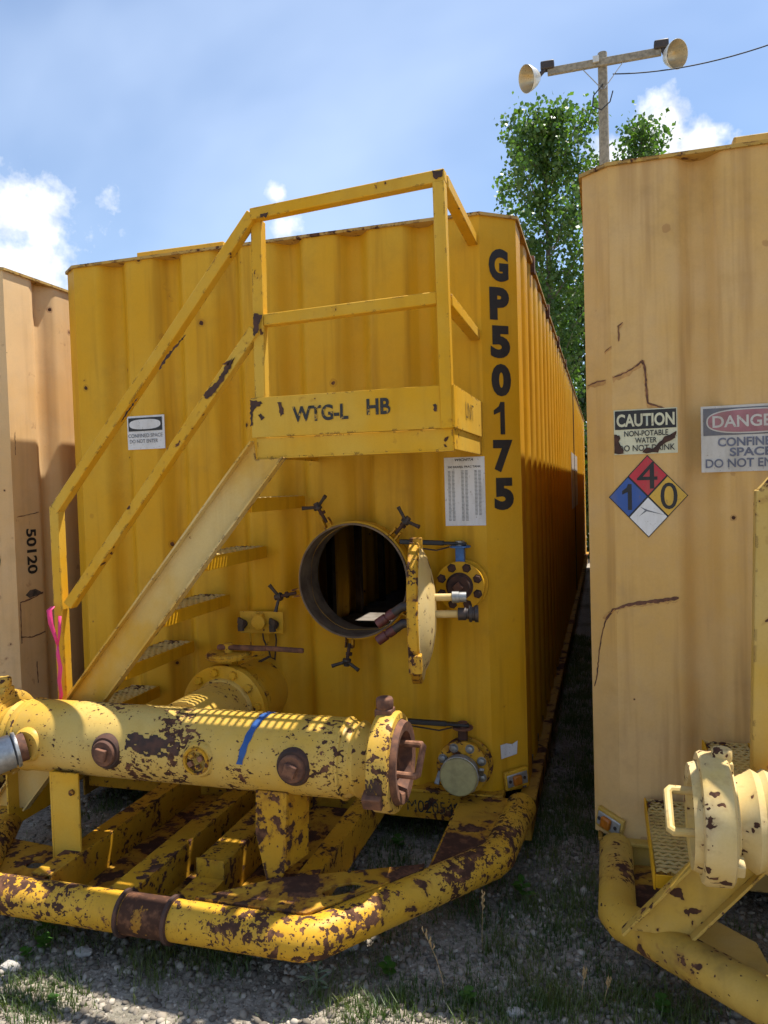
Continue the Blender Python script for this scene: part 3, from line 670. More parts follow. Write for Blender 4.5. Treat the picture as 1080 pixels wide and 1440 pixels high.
for i,(a,b) in enumerate(((-1.35,-1.37),(-1.28,-1.24),(-1.25,-1.33),(-1.21,-1.25))):
    m=MB(); m.path([(a,-.045,.978),(a-.004,-.03,.94),((a+b)/2,-.02,.90-.02*i),(b,-.05,.86),(b-.03,-.10,.845)],.0042,6); m.build('cable','main_steel' if i%2==0 else 'dark_iron',jb)
side_valve(T,(-.269,-.06,1.225),.112,'main_wall',(-.545,-.09,1.432),.085,'blue')
side_valve(T,(-.279,-.06,.385),.122,'main_skid',(-.555,-.12,.60),.075,'cap')
# lamps on the corners
def marker(root,c,ux,st):
    c=Vector(c); ux=Vector(ux).normalized(); n=ux.cross(Vector((0,0,1)))
    m=MB(); m.beam(c-ux*.062+n*.008,c+ux*.062+n*.008,.020,.085,(0,0,1)); b=m.build('lamp_bracket',st,root,bevel=.004)
    m=MB(); m.beam(c-ux*.054+n*.021,c+ux*.054+n*.021,.008,.058,(0,0,1)); m.build('lamp_base','galv',b,bevel=.008)
    m=MB(); m.beam(c-ux*.028+n*.032,c+ux*.016+n*.032,.022,.046,(0,0,1)); m.build('marker_lens','amber',b,bevel=.007)
    for k in (-.042,.036):
        m=MB(); m.lathe(c+ux*k+n*.024,n,[(0,.008),(.004,.008)],8); m.build('screw','dark_iron',b)
cu=Vector((CHX,CHY,0)).normalized()
marker(T,(-.055,.055,.305),(cu.x,cu.y,.10),'main_steel')
m=MB(); o=Vector((-.115,.025,.40)); nrm=Vector((cu.y,-cu.x,0))*.003
m.add([o+nrm,o+cu*.085+nrm+Vector((0,0,.012)),o+cu*.09+nrm+Vector((0,0,.075)),o+cu*.06+nrm+Vector((0,0,.062)),o+cu*.03+nrm+Vector((0,0,.07)),o+cu*-.003+nrm+Vector((0,0,.066))],[(0,1,2,3,4,5)]); m.build('torn_label','paper_white',T,fixn=False)
# stencilled numbers down the corner panel
for i,ch in enumerate('GP50175'):
    zc=2.617-.1755*i; wch=.104 if ch!='1' else .058
    o=Vector((-.076,.060,zc))-cu*(.052 if ch!='1' else .044)+Vector((cu.y,-cu.x,0))*.0025
    text_fit(ch,o,cu,(0,0,1),wch,.150,'ink',T,'stencil_letter',bold=.06)
text_fit('WTG-L',(-.81,-.679,1.955),(1,0,0),(0,0,1),.235,.062,'ink_worn',T,'stencil_lettering',bold=.03)
text_fit('HB',(-.50,-.679,1.966),(1,0,0),(0,0,1),.095,.062,'ink_worn',T,'stencil_lettering',bold=.03)
text_fit('UNIT',(-.1545,-.45,1.955),(0,1,0),(0,0,1),.19,.065,'ink_worn',T,'stencil_lettering',bold=-.01)
text_fit('M0205481',(-.56,-.0325,.135),(1,0,0),(0,0,1),.28,.06,'ink_worn',T,'stencil_lettering',bold=.0)
# roof box behind the lip
m=MB(); m.box(-2.25,-1.68,.45,1.0,H+.014,H+.205); m.build('roof_box','main_steel',T,bevel=.006)
# skid: bumper, beams, decks, props
bumper(T,[(-2.43,.0,.203),(-2.38,-.55,.203),(-1.97,-1.205,.203),(-.585,-1.205,.203),(-.065,-.53,.203),(-.02,-.03,.203)],'main_bumper',.068,[(-1.285,.016),(-1.095,.018)])
m=MB(); m.lathe((-1.275,-1.205,.203),(1,0,0),[(0,.0695),(.17,.0695)],28); m.build('worn_sleeve','main_deck',T)
def cbeam(x0,x1,y0,y1,z0,z1,mat='main_skid',name='skid_beam'):
    m=MB(); m.box(x0,x1,y0,y1,z1-.008,z1); m.box(x1-.008,x1,y0,y1,z0,z1-.008); m.box(x0,x1-.008,y0,y1,z0,z0+.008); return m.build(name,mat,T,bevel=.002)
cbeam(-1.75,-1.66,-1.14,-.046,.11,.26); cbeam(-1.385,-1.285,-1.16,-.046,.11,.26); cbeam(-.75,-.672,-1.0,-.046,.11,.26)
cbeam(-1.16,-1.04,-.94,-.046,.12,.275); cbeam(-1.16,-1.04,-1.16,-.942,.10,.215)
m=MB(); m.box(-1.16,-1.04,-.9405,-.934,.20,.285); m.build('end_plate','main_skid',T)
m=MB(); m.box(-1.655,-1.39,-1.15,-.046,.118,.126); m.build('deck_plate','main_deck',T)
m=MB(); m.box(-1.28,-1.165,-1.15,-.046,.122,.130); m.build('deck_plate','main_deck',T)
m=MB(); m.box(-1.035,-.755,-1.16,-.046,.118,.126); m.build('deck_plate','main_deck',T)
# front right deck plate with a slotted hole, and the side deck
def plate_hole(name,outer,hc,hr,z,t,ang):
    m=MB(); N=40; ca,sa=math.cos(ang),math.sin(ang)
    def hit(a):
        d=(math.cos(a),math.sin(a)); best=9
        for (x0,y0),(x1,y1) in zip(outer,outer[1:]+outer[:1]):
            ex,ey=x1-x0,y1-y0; den=d[0]*ey-d[1]*ex
            if abs(den)<1e-9: continue
            tt=((x0-hc[0])*ey-(y0-hc[1])*ex)/den; uu=((x0-hc[0])*d[1]-(y0-hc[1])*d[0])/den
            if tt>0 and -1e-6<=uu<=1+1e-6: best=min(best,tt)
        return hc[0]+d[0]*best,hc[1]+d[1]*best
    angs=sorted([2*math.pi*k/N for k in range(N)]+[math.atan2(y-hc[1],x-hc[0])%(2*math.pi) for x,y in outer])
    K=len(angs)
    for a in angs:
        ox,oy=hit(a); lx=math.cos(a-ang); ly=math.sin(a-ang); k=1/math.sqrt((lx/hr[0])**2+(ly/hr[1])**2); ix,iy=hc[0]+math.cos(a)*k,hc[1]+math.sin(a)*k
        m.v+=[(ox,oy,z),(ix,iy,z),(ix,iy,z-t),(ox,oy,z-t)]
    for i in range(K):
        a,b=4*i,4*((i+1)%K)
        for j in range(4): m.f.append((a+j,b+j,b+(j+1)%4,a+(j+1)%4))
    return m.build(name,'main_deck',T,smooth=0,bevel=.002)
plate_hole('deck_plate',[(-1.03,-1.17),(-.61,-1.17),(-.30,-.80),(-.30,-.76),(-.66,-.92),(-.80,-.98)],(-.545,-1.0),(.075,.032),.272,.010,R(38))
plate_hole('deck_plate',[(-2.10,-1.16),(-1.755,-1.16),(-1.755,-.85),(-2.26,-.80)],(-1.87,-.985),(.038,.03),.2,.010,0)
m=MB(); m.prism([(-.285,-.82,.235),(-.12,-.60,.235),(-.085,-.50,.235),(-.075,-.046,.235),(-.285,-.046,.235)],(0,0,.01)); m.build('deck_plate','main_deck',T,smooth=0)
m=MB(); m.box(-.292,-.285,-.80,-.046,.15,.246); m.build('deck_edge','main_skid',T)
# flat post and bent gusset under the manifold, pads under the ring
m=MB(); m.box(-1.80,-1.672,-.955,-.945,.2,.575); m.box(-1.81,-1.80,-.955,-.885,.2,.575); po=m.build('manifold_post','main_steel',T,bevel=.002)
m=MB(); m.lathe((-1.70,-.955,.50),(0,-1,0),[(0,.012),(.012,.012)],8); m.build('bolt','main_skid',po)
m=MB(); g0=[(-.905,-.93,.555),(-.90,-.945,.42),(-.84,-.965,.20),(-.80,-.955,.26),(-.775,-.93,.30),(-.775,-.90,.55)]
m.prism([(-.905,-.925,.565),(-.892,-.965,.42),(-.83,-.985,.19),(-.775,-.96,.30),(-.78,-.925,.565)],(.004,.010,0)); m.prism([(-.776,-.965,.29),(-.780,-.925,.565),(-.735,-.80,.565),(-.735,-.84,.30)],(-.008,.004,0)); m.build('manifold_gusset','main_skid',T,bevel=.002)
m=MB(); m.box(-2.235,-2.225,-.74,-.44,.2,.56); m.build('manifold_post','main_steel',T,bevel=.002)

def flake(pix,Yp,seed,mat='rust_dark'):
    P=[at(x,y,Y=Yp) for x,y in pix]; rnd=random.Random(seed); o=[]
    for a,b in zip(P,P[1:]+P[:1]):
        n=max(2,int((b-a).length/.008))
        for k in range(n): o.append(a.lerp(b,k/n)+Vector((rnd.uniform(-.0035,.0035),0,rnd.uniform(-.0035,.0035))))
    m=MB(); m.add(o,[tuple(range(len(o)))]); m.build('rust_patch',mat,T,fixn=False,smooth=0)
flake([(352,563),(366,564),(370,568),(359,573),(356,580),(355,598),(352,600)],-.6785,1); flake([(362,584),(366,582),(372,587),(367,591)],-.6785,2); flake([(390,566),(396,565),(399,583),(394,585)],-.6785,3); flake([(609,568),(613,567),(614,578),(610,577)],-.6785,4)
flake([(357,441),(368,443),(366,452),(361,470),(356,474)],-.6845,5); flake([(285,556),(296,545),(306,535),(318,513),(330,502),(326,513),(312,538),(298,556),(290,562)],-.6845,6); flake([(312,511),(322,507),(328,503),(320,513)],-.6845,7)
flake([(608,241),(624,238),(623,247),(617,250),(611,252)],-.7155,8); flake([(262,470),(240,499),(223,521),(230,505),(250,482)],-.698,9); flake([(196,556),(180,580),(170,594),(178,578)],-.698,10); flake([(366,301),(377,299),(376,305),(367,306)],-.7045,11)
# ================================================================== right tank
RX,RY=2.75,-.34
T2=empty('frac_tank',(RX,RY,0),'faded tan corrugated tank at the right carrying the hazard diamond','tank','corrugated tanks in a row')
walls(T2,'right_wall',-2.105,False)
stairs(T2,'right_steel','right_steel',6)
for o in T2.children:
    if o.name.split('.')[0] in ('stair_stringer','kick_plate','platform_beam','platform_grating','guard_post','top_rail','mid_rail','hand_rail','stair_post'): o.location.x+=.026
MZ,MR,CS=.715,.138,.85
manifold(T2,'right_pipe','right_pipe',[(-1.527,'rust'),(-1.121,'rust'),(-.731,'rust')],'right_pipe',xl=-1.95)
bumper(T2,[(-2.36,-.03,.22),(-2.362,-.53,.22),(-1.55,-1.21,.22),(-.575,-1.21,.22),(-.065,-.53,.22),(-.02,-.03,.22)],'right_bumper',.063)
m=MB(); m.prism([(-2.30,-.60,.225),(-2.12,-.44,.225),(-1.95,-.60,.225),(-1.92,-.86,.225)],(0,0,.012)); m.build('deck_plate','right_steel',T2,smooth=0)
m=MB(); m.box(-2.30,-2.16,-.40,-.05,.16,.17); m.build('deck_plate','main_deck',T2)
cl=Vector((CLX,-CLY,0)).normalized()
marker(T2,(-2.375,.026,.30),(cl.x,cl.y,-.22),'right_steel')
for x in (-1.75,-1.385,-.75): m=MB(); m.box(x,x+.09,-1.16,-.046,.11,.26); m.build('skid_beam','right_steel',T2,bevel=.003)
m=MB(); m.box(-1.855,-1.2,.22,.9,H+.014,H+.135); m.build('roof_box','right_steel',T2,bevel=.006)
# rust scars where something dragged over the paint
def on_wall(x,y):       # where a pixel meets the tan tank's front or its left corner panel, 2.5 mm proud
    p=at(x,y,Y=RY-.0025); xc=RX-2.44+CLX
    if p.x<xc:
        n=Vector((-CLY,-CLX,0)).normalized(); c=Vector(CAM); d=pixdir(x,y); q=Vector((xc,RY,0))+n*.0025; p=c+d*((q-c).dot(n)/d.dot(n))
    return p
def scar(root,pix,Yw,wd,mat='rust',seed=0):
    rnd=random.Random(seed); off=root.location; P=[]
    for a,b in zip(pix,pix[1:]):
        n=max(2,int(math.dist(a,b)/3.5))
        for k in range(n): P.append((a[0]+(b[0]-a[0])*k/n+rnd.uniform(-.5,.5),a[1]+(b[1]-a[1])*k/n+rnd.uniform(-.5,.5)))
    P.append(pix[-1]); Q=[on_wall(x,y)-off for x,y in P]; m=MB(); K=len(Q)
    for i,q in enumerate(Q):
        d=(Q[min(i+1,K-1)]-Q[max(i-1,0)]).normalized(); n=Vector((-d.z,0,d.x)); ww=wd*rnd.uniform(.5,1.35)*(.35 if i in (0,K-1) else 1)
        m.v+=[tuple(q+n*ww),tuple(q-n*ww)]
    for i in range(K-1): m.f.append((2*i,2*i+1,2*i+3,2*i+2))
    m.build('rust_scar',mat,root,fixn=False,smooth=0)
    m=MB()
    for i,q in enumerate(Q):
        d=(Q[min(i+1,K-1)]-Q[max(i-1,0)]).normalized(); n=Vector((-d.z,0,d.x)); ww=wd*rnd.uniform(1.2,2.4); b=q+Vector((0,.0012,0))
        lo=rnd.uniform(1,5)*wd if abs(d.x)>.6 else 0
        m.v+=[tuple(b+n*ww),tuple(b-n*ww-Vector((0,0,lo)))]
    for i in range(K-1): m.f.append((2*i,2*i+1,2*i+3,2*i+2))
    m.build('rust_stain','rust_stain',root,fixn=False,smooth=0)
scar(T2,[(862,531),(880,524),(896,514),(904,506)],RY,.0032,seed=1)
scar(T2,[(904,506),(907,520),(909,545),(911,567),(923,570),(936,576),(946,590)],RY,.0035,seed=2)
scar(T2,[(826,543),(840,537),(852,535)],RY+.04,.003,seed=3)
scar(T2,[(870,459),(870,480)],RY,.002,seed=4); scar(T2,[(868,459),(876,453)],RY,.002,seed=5); scar(T2,[(850,495),(860,487)],RY,.0018,seed=6)
scar(T2,[(955,841),(925,845),(893,849),(880,851),(862,858),(852,872)],RY,.0068,'rust',7)
scar(T2,[(853,870),(848,885),(843,915),(839,955),(836,965)],RY+.02,.002,'rust_dark',8)

# ================================================================== left tank
LX,LY=-2.70,-.235
T3=empty('frac_tank',(LX,LY,0),'pale peach corrugated tank at the left edge with number 50120 on its side','tank','corrugated tanks in a row')
walls(T3,'left_wall',-2.19,False)
bumper(T3,[(-2.43,.0,.215),(-2.38,-.55,.215),(-1.97,-1.21,.215),(-.575,-1.21,.215),(-.065,-.53,.215),(-.02,-.03,.215)],'right_bumper',.075)
def atX(x,y,Xp):
    d=pixdir(x,y); c=Vector(CAM); return c+d*((Xp-c.x)/d.x)
# 50120 runs down the flat, turned a quarter
p0=atX(36,744,LX)-Vector((LX,LY,0)); p1=atX(50,744,LX)-Vector((LX,LY,0)); p2=atX(38,808,LX)-Vector((LX,LY,0))
text_fit('50120',(.0025,p1.y*0+min(p0.y,p1.y),p0.z),(0,0,-1),(0,1,0),p0.z-p2.z,abs(p1.y-p0.y),'ink',T3,'stencil_lettering',bold=.03)
def scarX(root,pix,Xw,wd,mat,seed):
    rnd=random.Random(seed); P=[]
    for a,b in zip(pix,pix[1:]):
        n=max(2,int(math.dist(a,b)/3))
        for k in range(n): P.append((a[0]+(b[0]-a[0])*k/n+rnd.uniform(-.3,.3),a[1]+(b[1]-a[1])*k/n+rnd.uniform(-.4,.4)))
    P.append(pix[-1]); Q=[atX(x,y,Xw+.0025)-root.location for x,y in P]; m=MB(); K=len(Q)
    for i,q in enumerate(Q):
        d=(Q[min(i+1,K-1)]-Q[max(i-1,0)]).normalized(); n=Vector((0,-d.z,d.y)); ww=wd*rnd.uniform(.5,1.4)
        m.v+=[tuple(q+n*ww),tuple(q-n*ww)]
    for i in range(K-1): m.f.append((2*i,2*i+1,2*i+3,2*i+2))
    m.build('rust_scar',mat,root,fixn=False,smooth=0)
scarX(T3,[(24,727),(40,724),(55,720)],LX,.0022,'rust',1); scarX(T3,[(28,848),(44,842),(61,833)],LX,.004,'rust',2); scarX(T3,[(30,896),(45,896),(64,888)],LX,.003,'rust',3); scarX(T3,[(29,850),(30,880),(31,905)],LX,.003,'rust',4)
scarX(T3,[(21,608),(22,640)],LX,.002,'rust',5); scarX(T3,[(52,930),(54,960)],LX,.003,'rust',6)
q=[atX(x,y,LX+.002)-T3.location for x,y in ((36,837),(42,830),(50,828),(58,832),(60,835),(50,838),(42,841))]
m=MB(); m.add(q,[tuple(range(len(q)))]); m.build('dent_mark','dent_dark',T3,fixn=False)  # dent drawn as a flat dark patch
lc=Vector((CHX,CHY,0)).normalized()
for i,ch in enumerate('GP50120'):
    zc=2.28-.165*i; o=Vector((-.085,.053,zc))-lc*.05+Vector((lc.y,-lc.x,0))*.0025; text_fit(ch,o,lc,(0,0,1),.085,.13,'ink_worn',T3,'stencil_letter',bold=.03)

# ================================================================== signs
def sheet(name,x0,x1,z0,z1,y,mat,label,cat='sign',t=.004,parent=None):
    m=MB(); m.box(x0,x1,y-t,y+.001,z0,z1); o=m.build(name,mat,parent,smooth=0)
    if label: tag(o,label,cat)
    return o
def quadp(name,poly,mat,parent):
    m=MB(); m.add(poly,[tuple(range(len(poly)))]); return m.build(name,mat,parent,fixn=False,smooth=0)
FX=(1,0,0); FZ=(0,0,1)
y=RY; s=sheet('caution_sign',.414,.648,1.786,1.961,y,'sign_cream','torn cream caution sign about non-potable water with black header')
yy=y-.0055
quadp('header_band',[(.418,yy,1.884),(.644,yy,1.884),(.644,yy,1.957),(.418,yy,1.957)],'ink',s); yy-=.001
text_fit('CAUTION',(.424,yy,1.894),FX,FZ,.214,.050,'sign_cream',s,bold=.03)
text_fit('NON-POTABLE',(.452,yy,1.856),FX,FZ,.162,.022,'ink',s); text_fit('WATER',(.492,yy,1.829),FX,FZ,.080,.021,'ink',s); text_fit('DO NOT DRINK',(.430,yy,1.798),FX,FZ,.208,.024,'ink',s,bold=.006)
yy-=.001
def ragged(pts,n=5,amp=.006,seed=0):
    rnd=random.Random(seed); o=[]
    for a,b in zip(pts,pts[1:]+pts[:1]):
        for k in range(n): o.append(Vector(a).lerp(Vector(b),k/n)+Vector((rnd.uniform(-amp,amp),0,rnd.uniform(-amp,amp))))
    return o
quadp('peeled_patch',ragged([(.416,yy,1.79),(.452,yy,1.79),(.445,yy,1.81),(.432,yy,1.826),(.436,yy,1.862),(.416,yy,1.868)],3,.0035,1),'rust_dark',s)
quadp('peeled_patch',ragged([(.515,yy,1.79),(.575,yy,1.79),(.585,yy,1.812),(.64,yy,1.846),(.645,yy,1.868),(.61,yy,1.856),(.58,yy,1.83),(.56,yy,1.804),(.535,yy,1.81)],3,.0035,2),'rust_dark',s)
# hazard diamond
cx,cz,hw,hh=.536,1.620,.147,.1615; y=RY
m=MB(); m.prism([(cx-hw,y+.001,cz),(cx,y+.001,cz-hh),(cx+hw,y+.001,cz),(cx,y+.001,cz+hh)],(0,-.004,0)); nf=m.build('hazard_diamond','ink',None,smooth=0); tag(nf,'four colour hazard diamond with 4, 1 and 0 below the caution sign','sign')
yy=y-.0042; k=.470
for nm,dx,dz,mt in (('quarter_panel',0,1,'nfpa_red'),('quarter_panel',-1,0,'nfpa_blue'),('quarter_panel',1,0,'nfpa_yellow'),('quarter_panel',0,-1,'nfpa_white')):
    ox,oz=cx+dx*hw/2,cz+dz*hh/2; quadp(nm,[(ox-hw*k,yy,oz),(ox,yy,oz-hh*k),(ox+hw*k,yy,oz),(ox,yy,oz+hh*k)],mt,nf)
yy-=.001
text_fit('4',(cx-.040,yy,cz+.030),FX,FZ,.076,.104,'ink',nf,'numeral',bold=0); text_fit('1',(cx-.096,yy,cz-.052),FX,FZ,.036,.102,'ink',nf,'numeral',bold=.0); text_fit('0',(cx+.046,yy,cz-.052),FX,FZ,.062,.104,'ink',nf,'numeral',bold=0)
quadp('torn_crease',[(cx-.03,yy,cz-.040),(cx-.005,yy,cz-.052),(cx+.06,yy,cz-.074),(cx-.006,yy,cz-.058),(cx-.035,yy,cz-.078),(cx-.012,yy,cz-.055)],'ink_grey',nf)
# danger sign at the frame's edge
y=RY; s=sheet('danger_sign',.732,1.085,1.706,1.957,y,'sign_faded','large faded danger sign about a confined space with pinkish oval header')
yy=y-.0055; quadp('header_band',[(.740,yy,1.845),(1.077,yy,1.845),(1.077,yy,1.948),(.740,yy,1.948)],'band_faded',s)
def oval(a,b,cx_,cz_,y_,mat,nm): quadp(nm,[(cx_+a*math.copysign(abs(math.cos(t))**.75,math.cos(t)),y_,cz_+b*math.copysign(abs(math.sin(t))**.75,math.sin(t))) for t in [2*math.pi*i/40 for i in range(40)]],mat,s)
oval(.158,.047,.9085,1.8965,yy-.001,'sign_faded','oval_border'); oval(.153,.042,.9085,1.8965,yy-.002,'red_faded','oval_field')
text_fit('DANGER',(.772,yy-.003,1.874),FX,FZ,.243,.045,'sign_faded',s,bold=.02)
text_fit('CONFINED',(.79,yy-.001,1.802),FX,FZ,.215,.034,'ink_faded',s,bold=.03); text_fit('SPACE',(.831,yy-.001,1.764),FX,FZ,.145,.033,'ink_faded',s,bold=.03); text_fit('DO NOT ENTER',(.746,yy-.001,1.722),FX,FZ,.308,.034,'ink_faded',s,bold=.02)
# confined-space sign on the main tank
s=sheet('confined_space_sign',-2.043,-1.82,1.924,2.100,0,'sign_white','small white confined space sign behind the sloping handrails')
yy=-.0055; quadp('header_band',[(-2.035,yy,2.02),(-1.832,yy,2.02),(-1.832,yy,2.09),(-2.035,yy,2.09)],'ink',s)
oval(.094,.026,-1.935,2.055,yy-.001,'sign_white','oval_field')
text_fit('CONFINED SPACE',(-2.038,yy,1.986),FX,FZ,.206,.020,'ink_grey',s); text_fit('DO NOT ENTER',(-2.03,yy,1.957),FX,FZ,.17,.020,'ink_grey',s)
# gauge table on the main tank
s=sheet('gauge_chart',-.342,-.153,1.497,1.815,0,'paper_white','white printed gauge chart sheet under the platform','chart',t=.003)
yy=-.0045; text_fit('WICHITA',(-.295,yy,1.797),FX,FZ,.09,.012,'ink',s,bold=.02,shear=.3); text_fit('500 BARREL FRAC TANK',(-.325,yy,1.765),FX,FZ,.155,.010,'ink',s)
m=MB(); rnd=random.Random(5)
for col in range(3):
    for k in range(38):
        z=1.75-k*.0062
        if col==2 and k>33: continue
        for sub in (0,.018):
            x=-.325+col*.062+sub; m.add([(x,yy,z),(x+rnd.uniform(.010,.015),yy,z),(x+.012,yy,z+.0026),(x,yy,z+.0026)],[(0,1,2,3)])
tag(m.build('printed_rows','ink_grey',s,fixn=False,smooth=0),kind='stuff')
# notice on the long side
m=MB(); m.box(-.001,.006,5.75,7.7,1.36,2.04); s=m.build('side_notice','sign_faded',None,smooth=0); tag(s,'narrow weathered notice board far along the long side wall of the yellow tank','sign')

# pink ribbon on the lower handrail
def ribbon(m,pts,wd,tw=0):
    K=len(pts); P=[Vector(p) for p in pts]
    for i,p in enumerate(P):
        a=tw*i/K; w_=wd[i]*.37; u=Vector((math.cos(a),math.sin(a),0)); m.v+=[tuple(p-u*w_),tuple(p+u*w_)]
    o=len(m.v)-2*K
    for i in range(K-1): m.f.append((o+2*i,o+2*i+1,o+2*i+3,o+2*i+2))
m=MB(); x0,y0=-1.955,-.715
ribbon(m,[(x0-.012,y0+.01,1.205),(x0-.020,y0-.005,1.19),(x0-.012,y0-.008,1.13),(x0+.006,y0-.008,1.08),(x0+.020,y0-.01,1.035)],[.03,.035,.03,.022,.010],.6)
ribbon(m,[(x0+.030,y0,1.165),(x0+.030,y0-.006,1.10),(x0+.022,y0-.01,1.035)],[.022,.02,.008],.3)
ribbon(m,[(x0+.021,y0-.01,1.04),(x0+.021,y0-.012,1.0),(x0+.028,y0-.008,.94),(x0+.022,y0-.012,.88),(x0+.026,y0-.008,.82),(x0+.014,y0-.01,.775)],[.012,.028,.034,.036,.038,.020],-.5)
rb=m.build('ribbon','ribbon_pink',None,fixn=False,smooth=60); tag(rb,'bright pink plastic ribbon tied to the lower stair rail','ribbon'); sm=rb.modifiers.new('thick','SOLIDIFY'); sm.thickness=.0012

# ================================================================== light pole
PY=15.5; pt=at(847,75,Y=PY); px,pz=pt.x,pt.z
po=empty('light_pole',(px,PY,0),'tall grey wooden pole with crossarm and two floodlights behind the tanks','light pole')
m=MB(); m.path([(0,0,-.3),(0,0,pz*.5),(0,0,pz)],[.15,.13,.108],16); m.build('pole','wood_grey',po)
a=at(770,101,Y=PY-.14); b=at(930,73,Y=PY-.14); za=(a.z+b.z)/2
m=MB(); m.beam((a.x-px,-.14,za),(b.x-px,-.14,za),.10,.17); m.build('crossarm','wood_grey',po,bevel=.01)
for sg in (-1,1):
    m=MB(); m.beam((sg*.45,-.14,za-.09),(sg*.02,-.13,za-.62),.012,.035,(0,1,0)); m.build('brace','galv',po)
m=MB(); m.box(-.22,-.08,-.26,-.20,za-.02,za+.12); m.build('junction_box','lamp_metal',po)
m=MB(); m.path([(0,-.13,za-.5),(-.22,-.16,za-.75),(-.25,-.18,za-1.0),(-.05,-.2,za-1.12),(.15,-.16,za-.95),(.22,-.14,za-.7)],.014,8); m.build('cable_loop','wire_black',po)
for (lx,ly,dx) in ((747,110,-1),(946,78,1)):
    c=at(lx,ly,Y=PY-.35)-Vector((px,PY,0)); ax=Vector((-.80,-.62,-.30) if dx<0 else (.62,-.72,-.28)).normalized()
    m=MB(); m.lathe(c-ax*.22,ax,[(0,.07),(.03,.12),(.12,.20),(.26,.275),(.36,.31),(.365,.31)],32); m.f=[f for f in m.f if len(f)==4]; rf=m.build('reflector','lamp_metal',po,smooth=60); sm=rf.modifiers.new('thick','SOLIDIFY'); sm.thickness=.012
    m=MB(); m.lathe(c-ax*.20,ax,[(0,.035),(.03,.10),(.11,.185),(.25,.258),(.35,.297)],32); m.f=[f for f in m.f if len(f)==4 or f[0]>f[-1]]; m.build('reflector_lining','lamp_inner',rf,smooth=60)
    e=Vector((a.x-px if dx<0 else b.x-px,-.14,za+.14))
    m=MB(); m.beam(e+Vector((-.16,0,.0)),e+Vector((.16,0,.0)),.20,.20); m.path([e,c-ax*.2],.05,10); m.build('ballast','dark_iron',po,bevel=.03)
m=MB(); w0=at(862,104,Y=PY-.1); w1=at(1250,-10,Y=PY-3); P=[]
for i in range(21):
    t=i/20; p=w0.lerp(w1,t); p.z-=1.0*4*t*(1-t)*.35; P.append(p)
m.path(P,.014,6); tag(m.build('overhead_wire','wire_black',None),'thin black overhead wire running off the light pole to the right','wire')

# ================================================================== trees
def tree(name,label,base,height,rad,nleaf,seed,lm,zlow=.22,leaf=.15,group='trees behind the tanks',lean=0):
    rnd=random.Random(seed); nr=np.random.default_rng(seed)
    root=empty(name,base,label,'tree',group)
    m=MB(); m.path([(0,0,-.2),(.05,0,height*.3),(lean*.5,.03,height*.6),(lean,0,height*.95)],[height*.016,height*.012,height*.007,.02],10); tr=m.build('trunk','bark',root,smooth=60)
    tips=[]; lim=MB()
    K=int(42*(height/13))
    for i in range(K):
        f=zlow+(1-zlow)*(i/K)**.9; z0=height*f; a=i*2.4+rnd.uniform(-.4,.4)
        env=rad*math.sin(math.pi*min(1,max(.04,(1.04-f)/(1.04-zlow)))**.75)**.8*rnd.uniform(.75,1.1)
        up_=env*rnd.uniform(.7,1.3); tx=lean*f
        p0=Vector((tx,0,z0)); p2=p0+Vector((math.cos(a)*env,math.sin(a)*env,up_)); p1=p0.lerp(p2,.5)+Vector((0,0,-.12*env))
        if p2.z>height: p2.z=height-rnd.random()*.3
        lim.path([p0,p1,p2],[.035*(1.2-f)+.01,.02,.006],5,False); tips.append((p0,p1,p2,env))
    lim.path([Vector((lean*.9,0,height*.9)),Vector((lean,0,height))],[.02,.005],5,False); tips.append((Vector((lean*.8,0,height*.82)),Vector((lean*.9,0,height*.92)),Vector((lean,0,height)),.5))
    tag(lim.build('limbs','bark',tr,smooth=60,fixn=False),kind='stuff')
    # leaves hang in sprays along the limbs
    per=nleaf//len(tips); allv=[]
    for p0,p1,p2,env in tips:
        nsp=max(4,int(5+env*5)); 
        for k in range(nsp):
            t=rnd.uniform(.25,1.05); c=(p0.lerp(p1,t*2) if t<.5 else p1.lerp(p2,(t-.5)*2)); c=c+Vector((rnd.gauss(0,.16*env+.08),rnd.gauss(0,.16*env+.08),rnd.gauss(0,.14)))
            n=max(3,per//nsp); q=nr.normal(0,1,(n,3))*np.array([.17,.17,.22])+np.array(c)
            allv.append(q)
    Q=np.concatenate(allv); n=len(Q)
    d=nr.normal(0,1,(n,3))+np.array([0,0,-.9]); d/=np.linalg.norm(d,axis=1)[:,None]
    s_=np.cross(d,nr.normal(0,1,(n,3))); s_/=np.linalg.norm(s_,axis=1)[:,None]
    nn=np.cross(d,s_); sz=(leaf*nr.uniform(.6,1.2,n))[:,None]
    V=np.stack([Q,Q+d*sz*.45+s_*sz*.42+nn*sz*.06,Q+d*sz,Q+d*sz*.45-s_*sz*.42+nn*sz*.06],1).reshape(-1,3)
    me=bpy.data.meshes.new('crown'); me.vertices.add(len(V)); me.vertices.foreach_set('co',V.ravel()); me.loops.add(n*4); me.loops.foreach_set('vertex_index',np.arange(n*4)); me.polygons.add(n); me.polygons.foreach_set('loop_start',np.arange(n)*4); me.update(); me.validate()
    me.materials.append(MATS[lm]); o=bpy.data.objects.new('crown',me); C.objects.link(o); o.parent=root
    return root
tree('poplar_tree','tall leafy poplar left of the light pole, seen between the tanks',(-1.05,20,0),12.6,1.6,17000,3,'leaf_poplar',zlow=.14,leaf=.15,lean=-.1)
tree('poplar_tree','poplar with its tip just right of the light pole above the tan tank',(1.6,20.5,0),12.2,.8,6000,8,'leaf_poplar',leaf=.15)
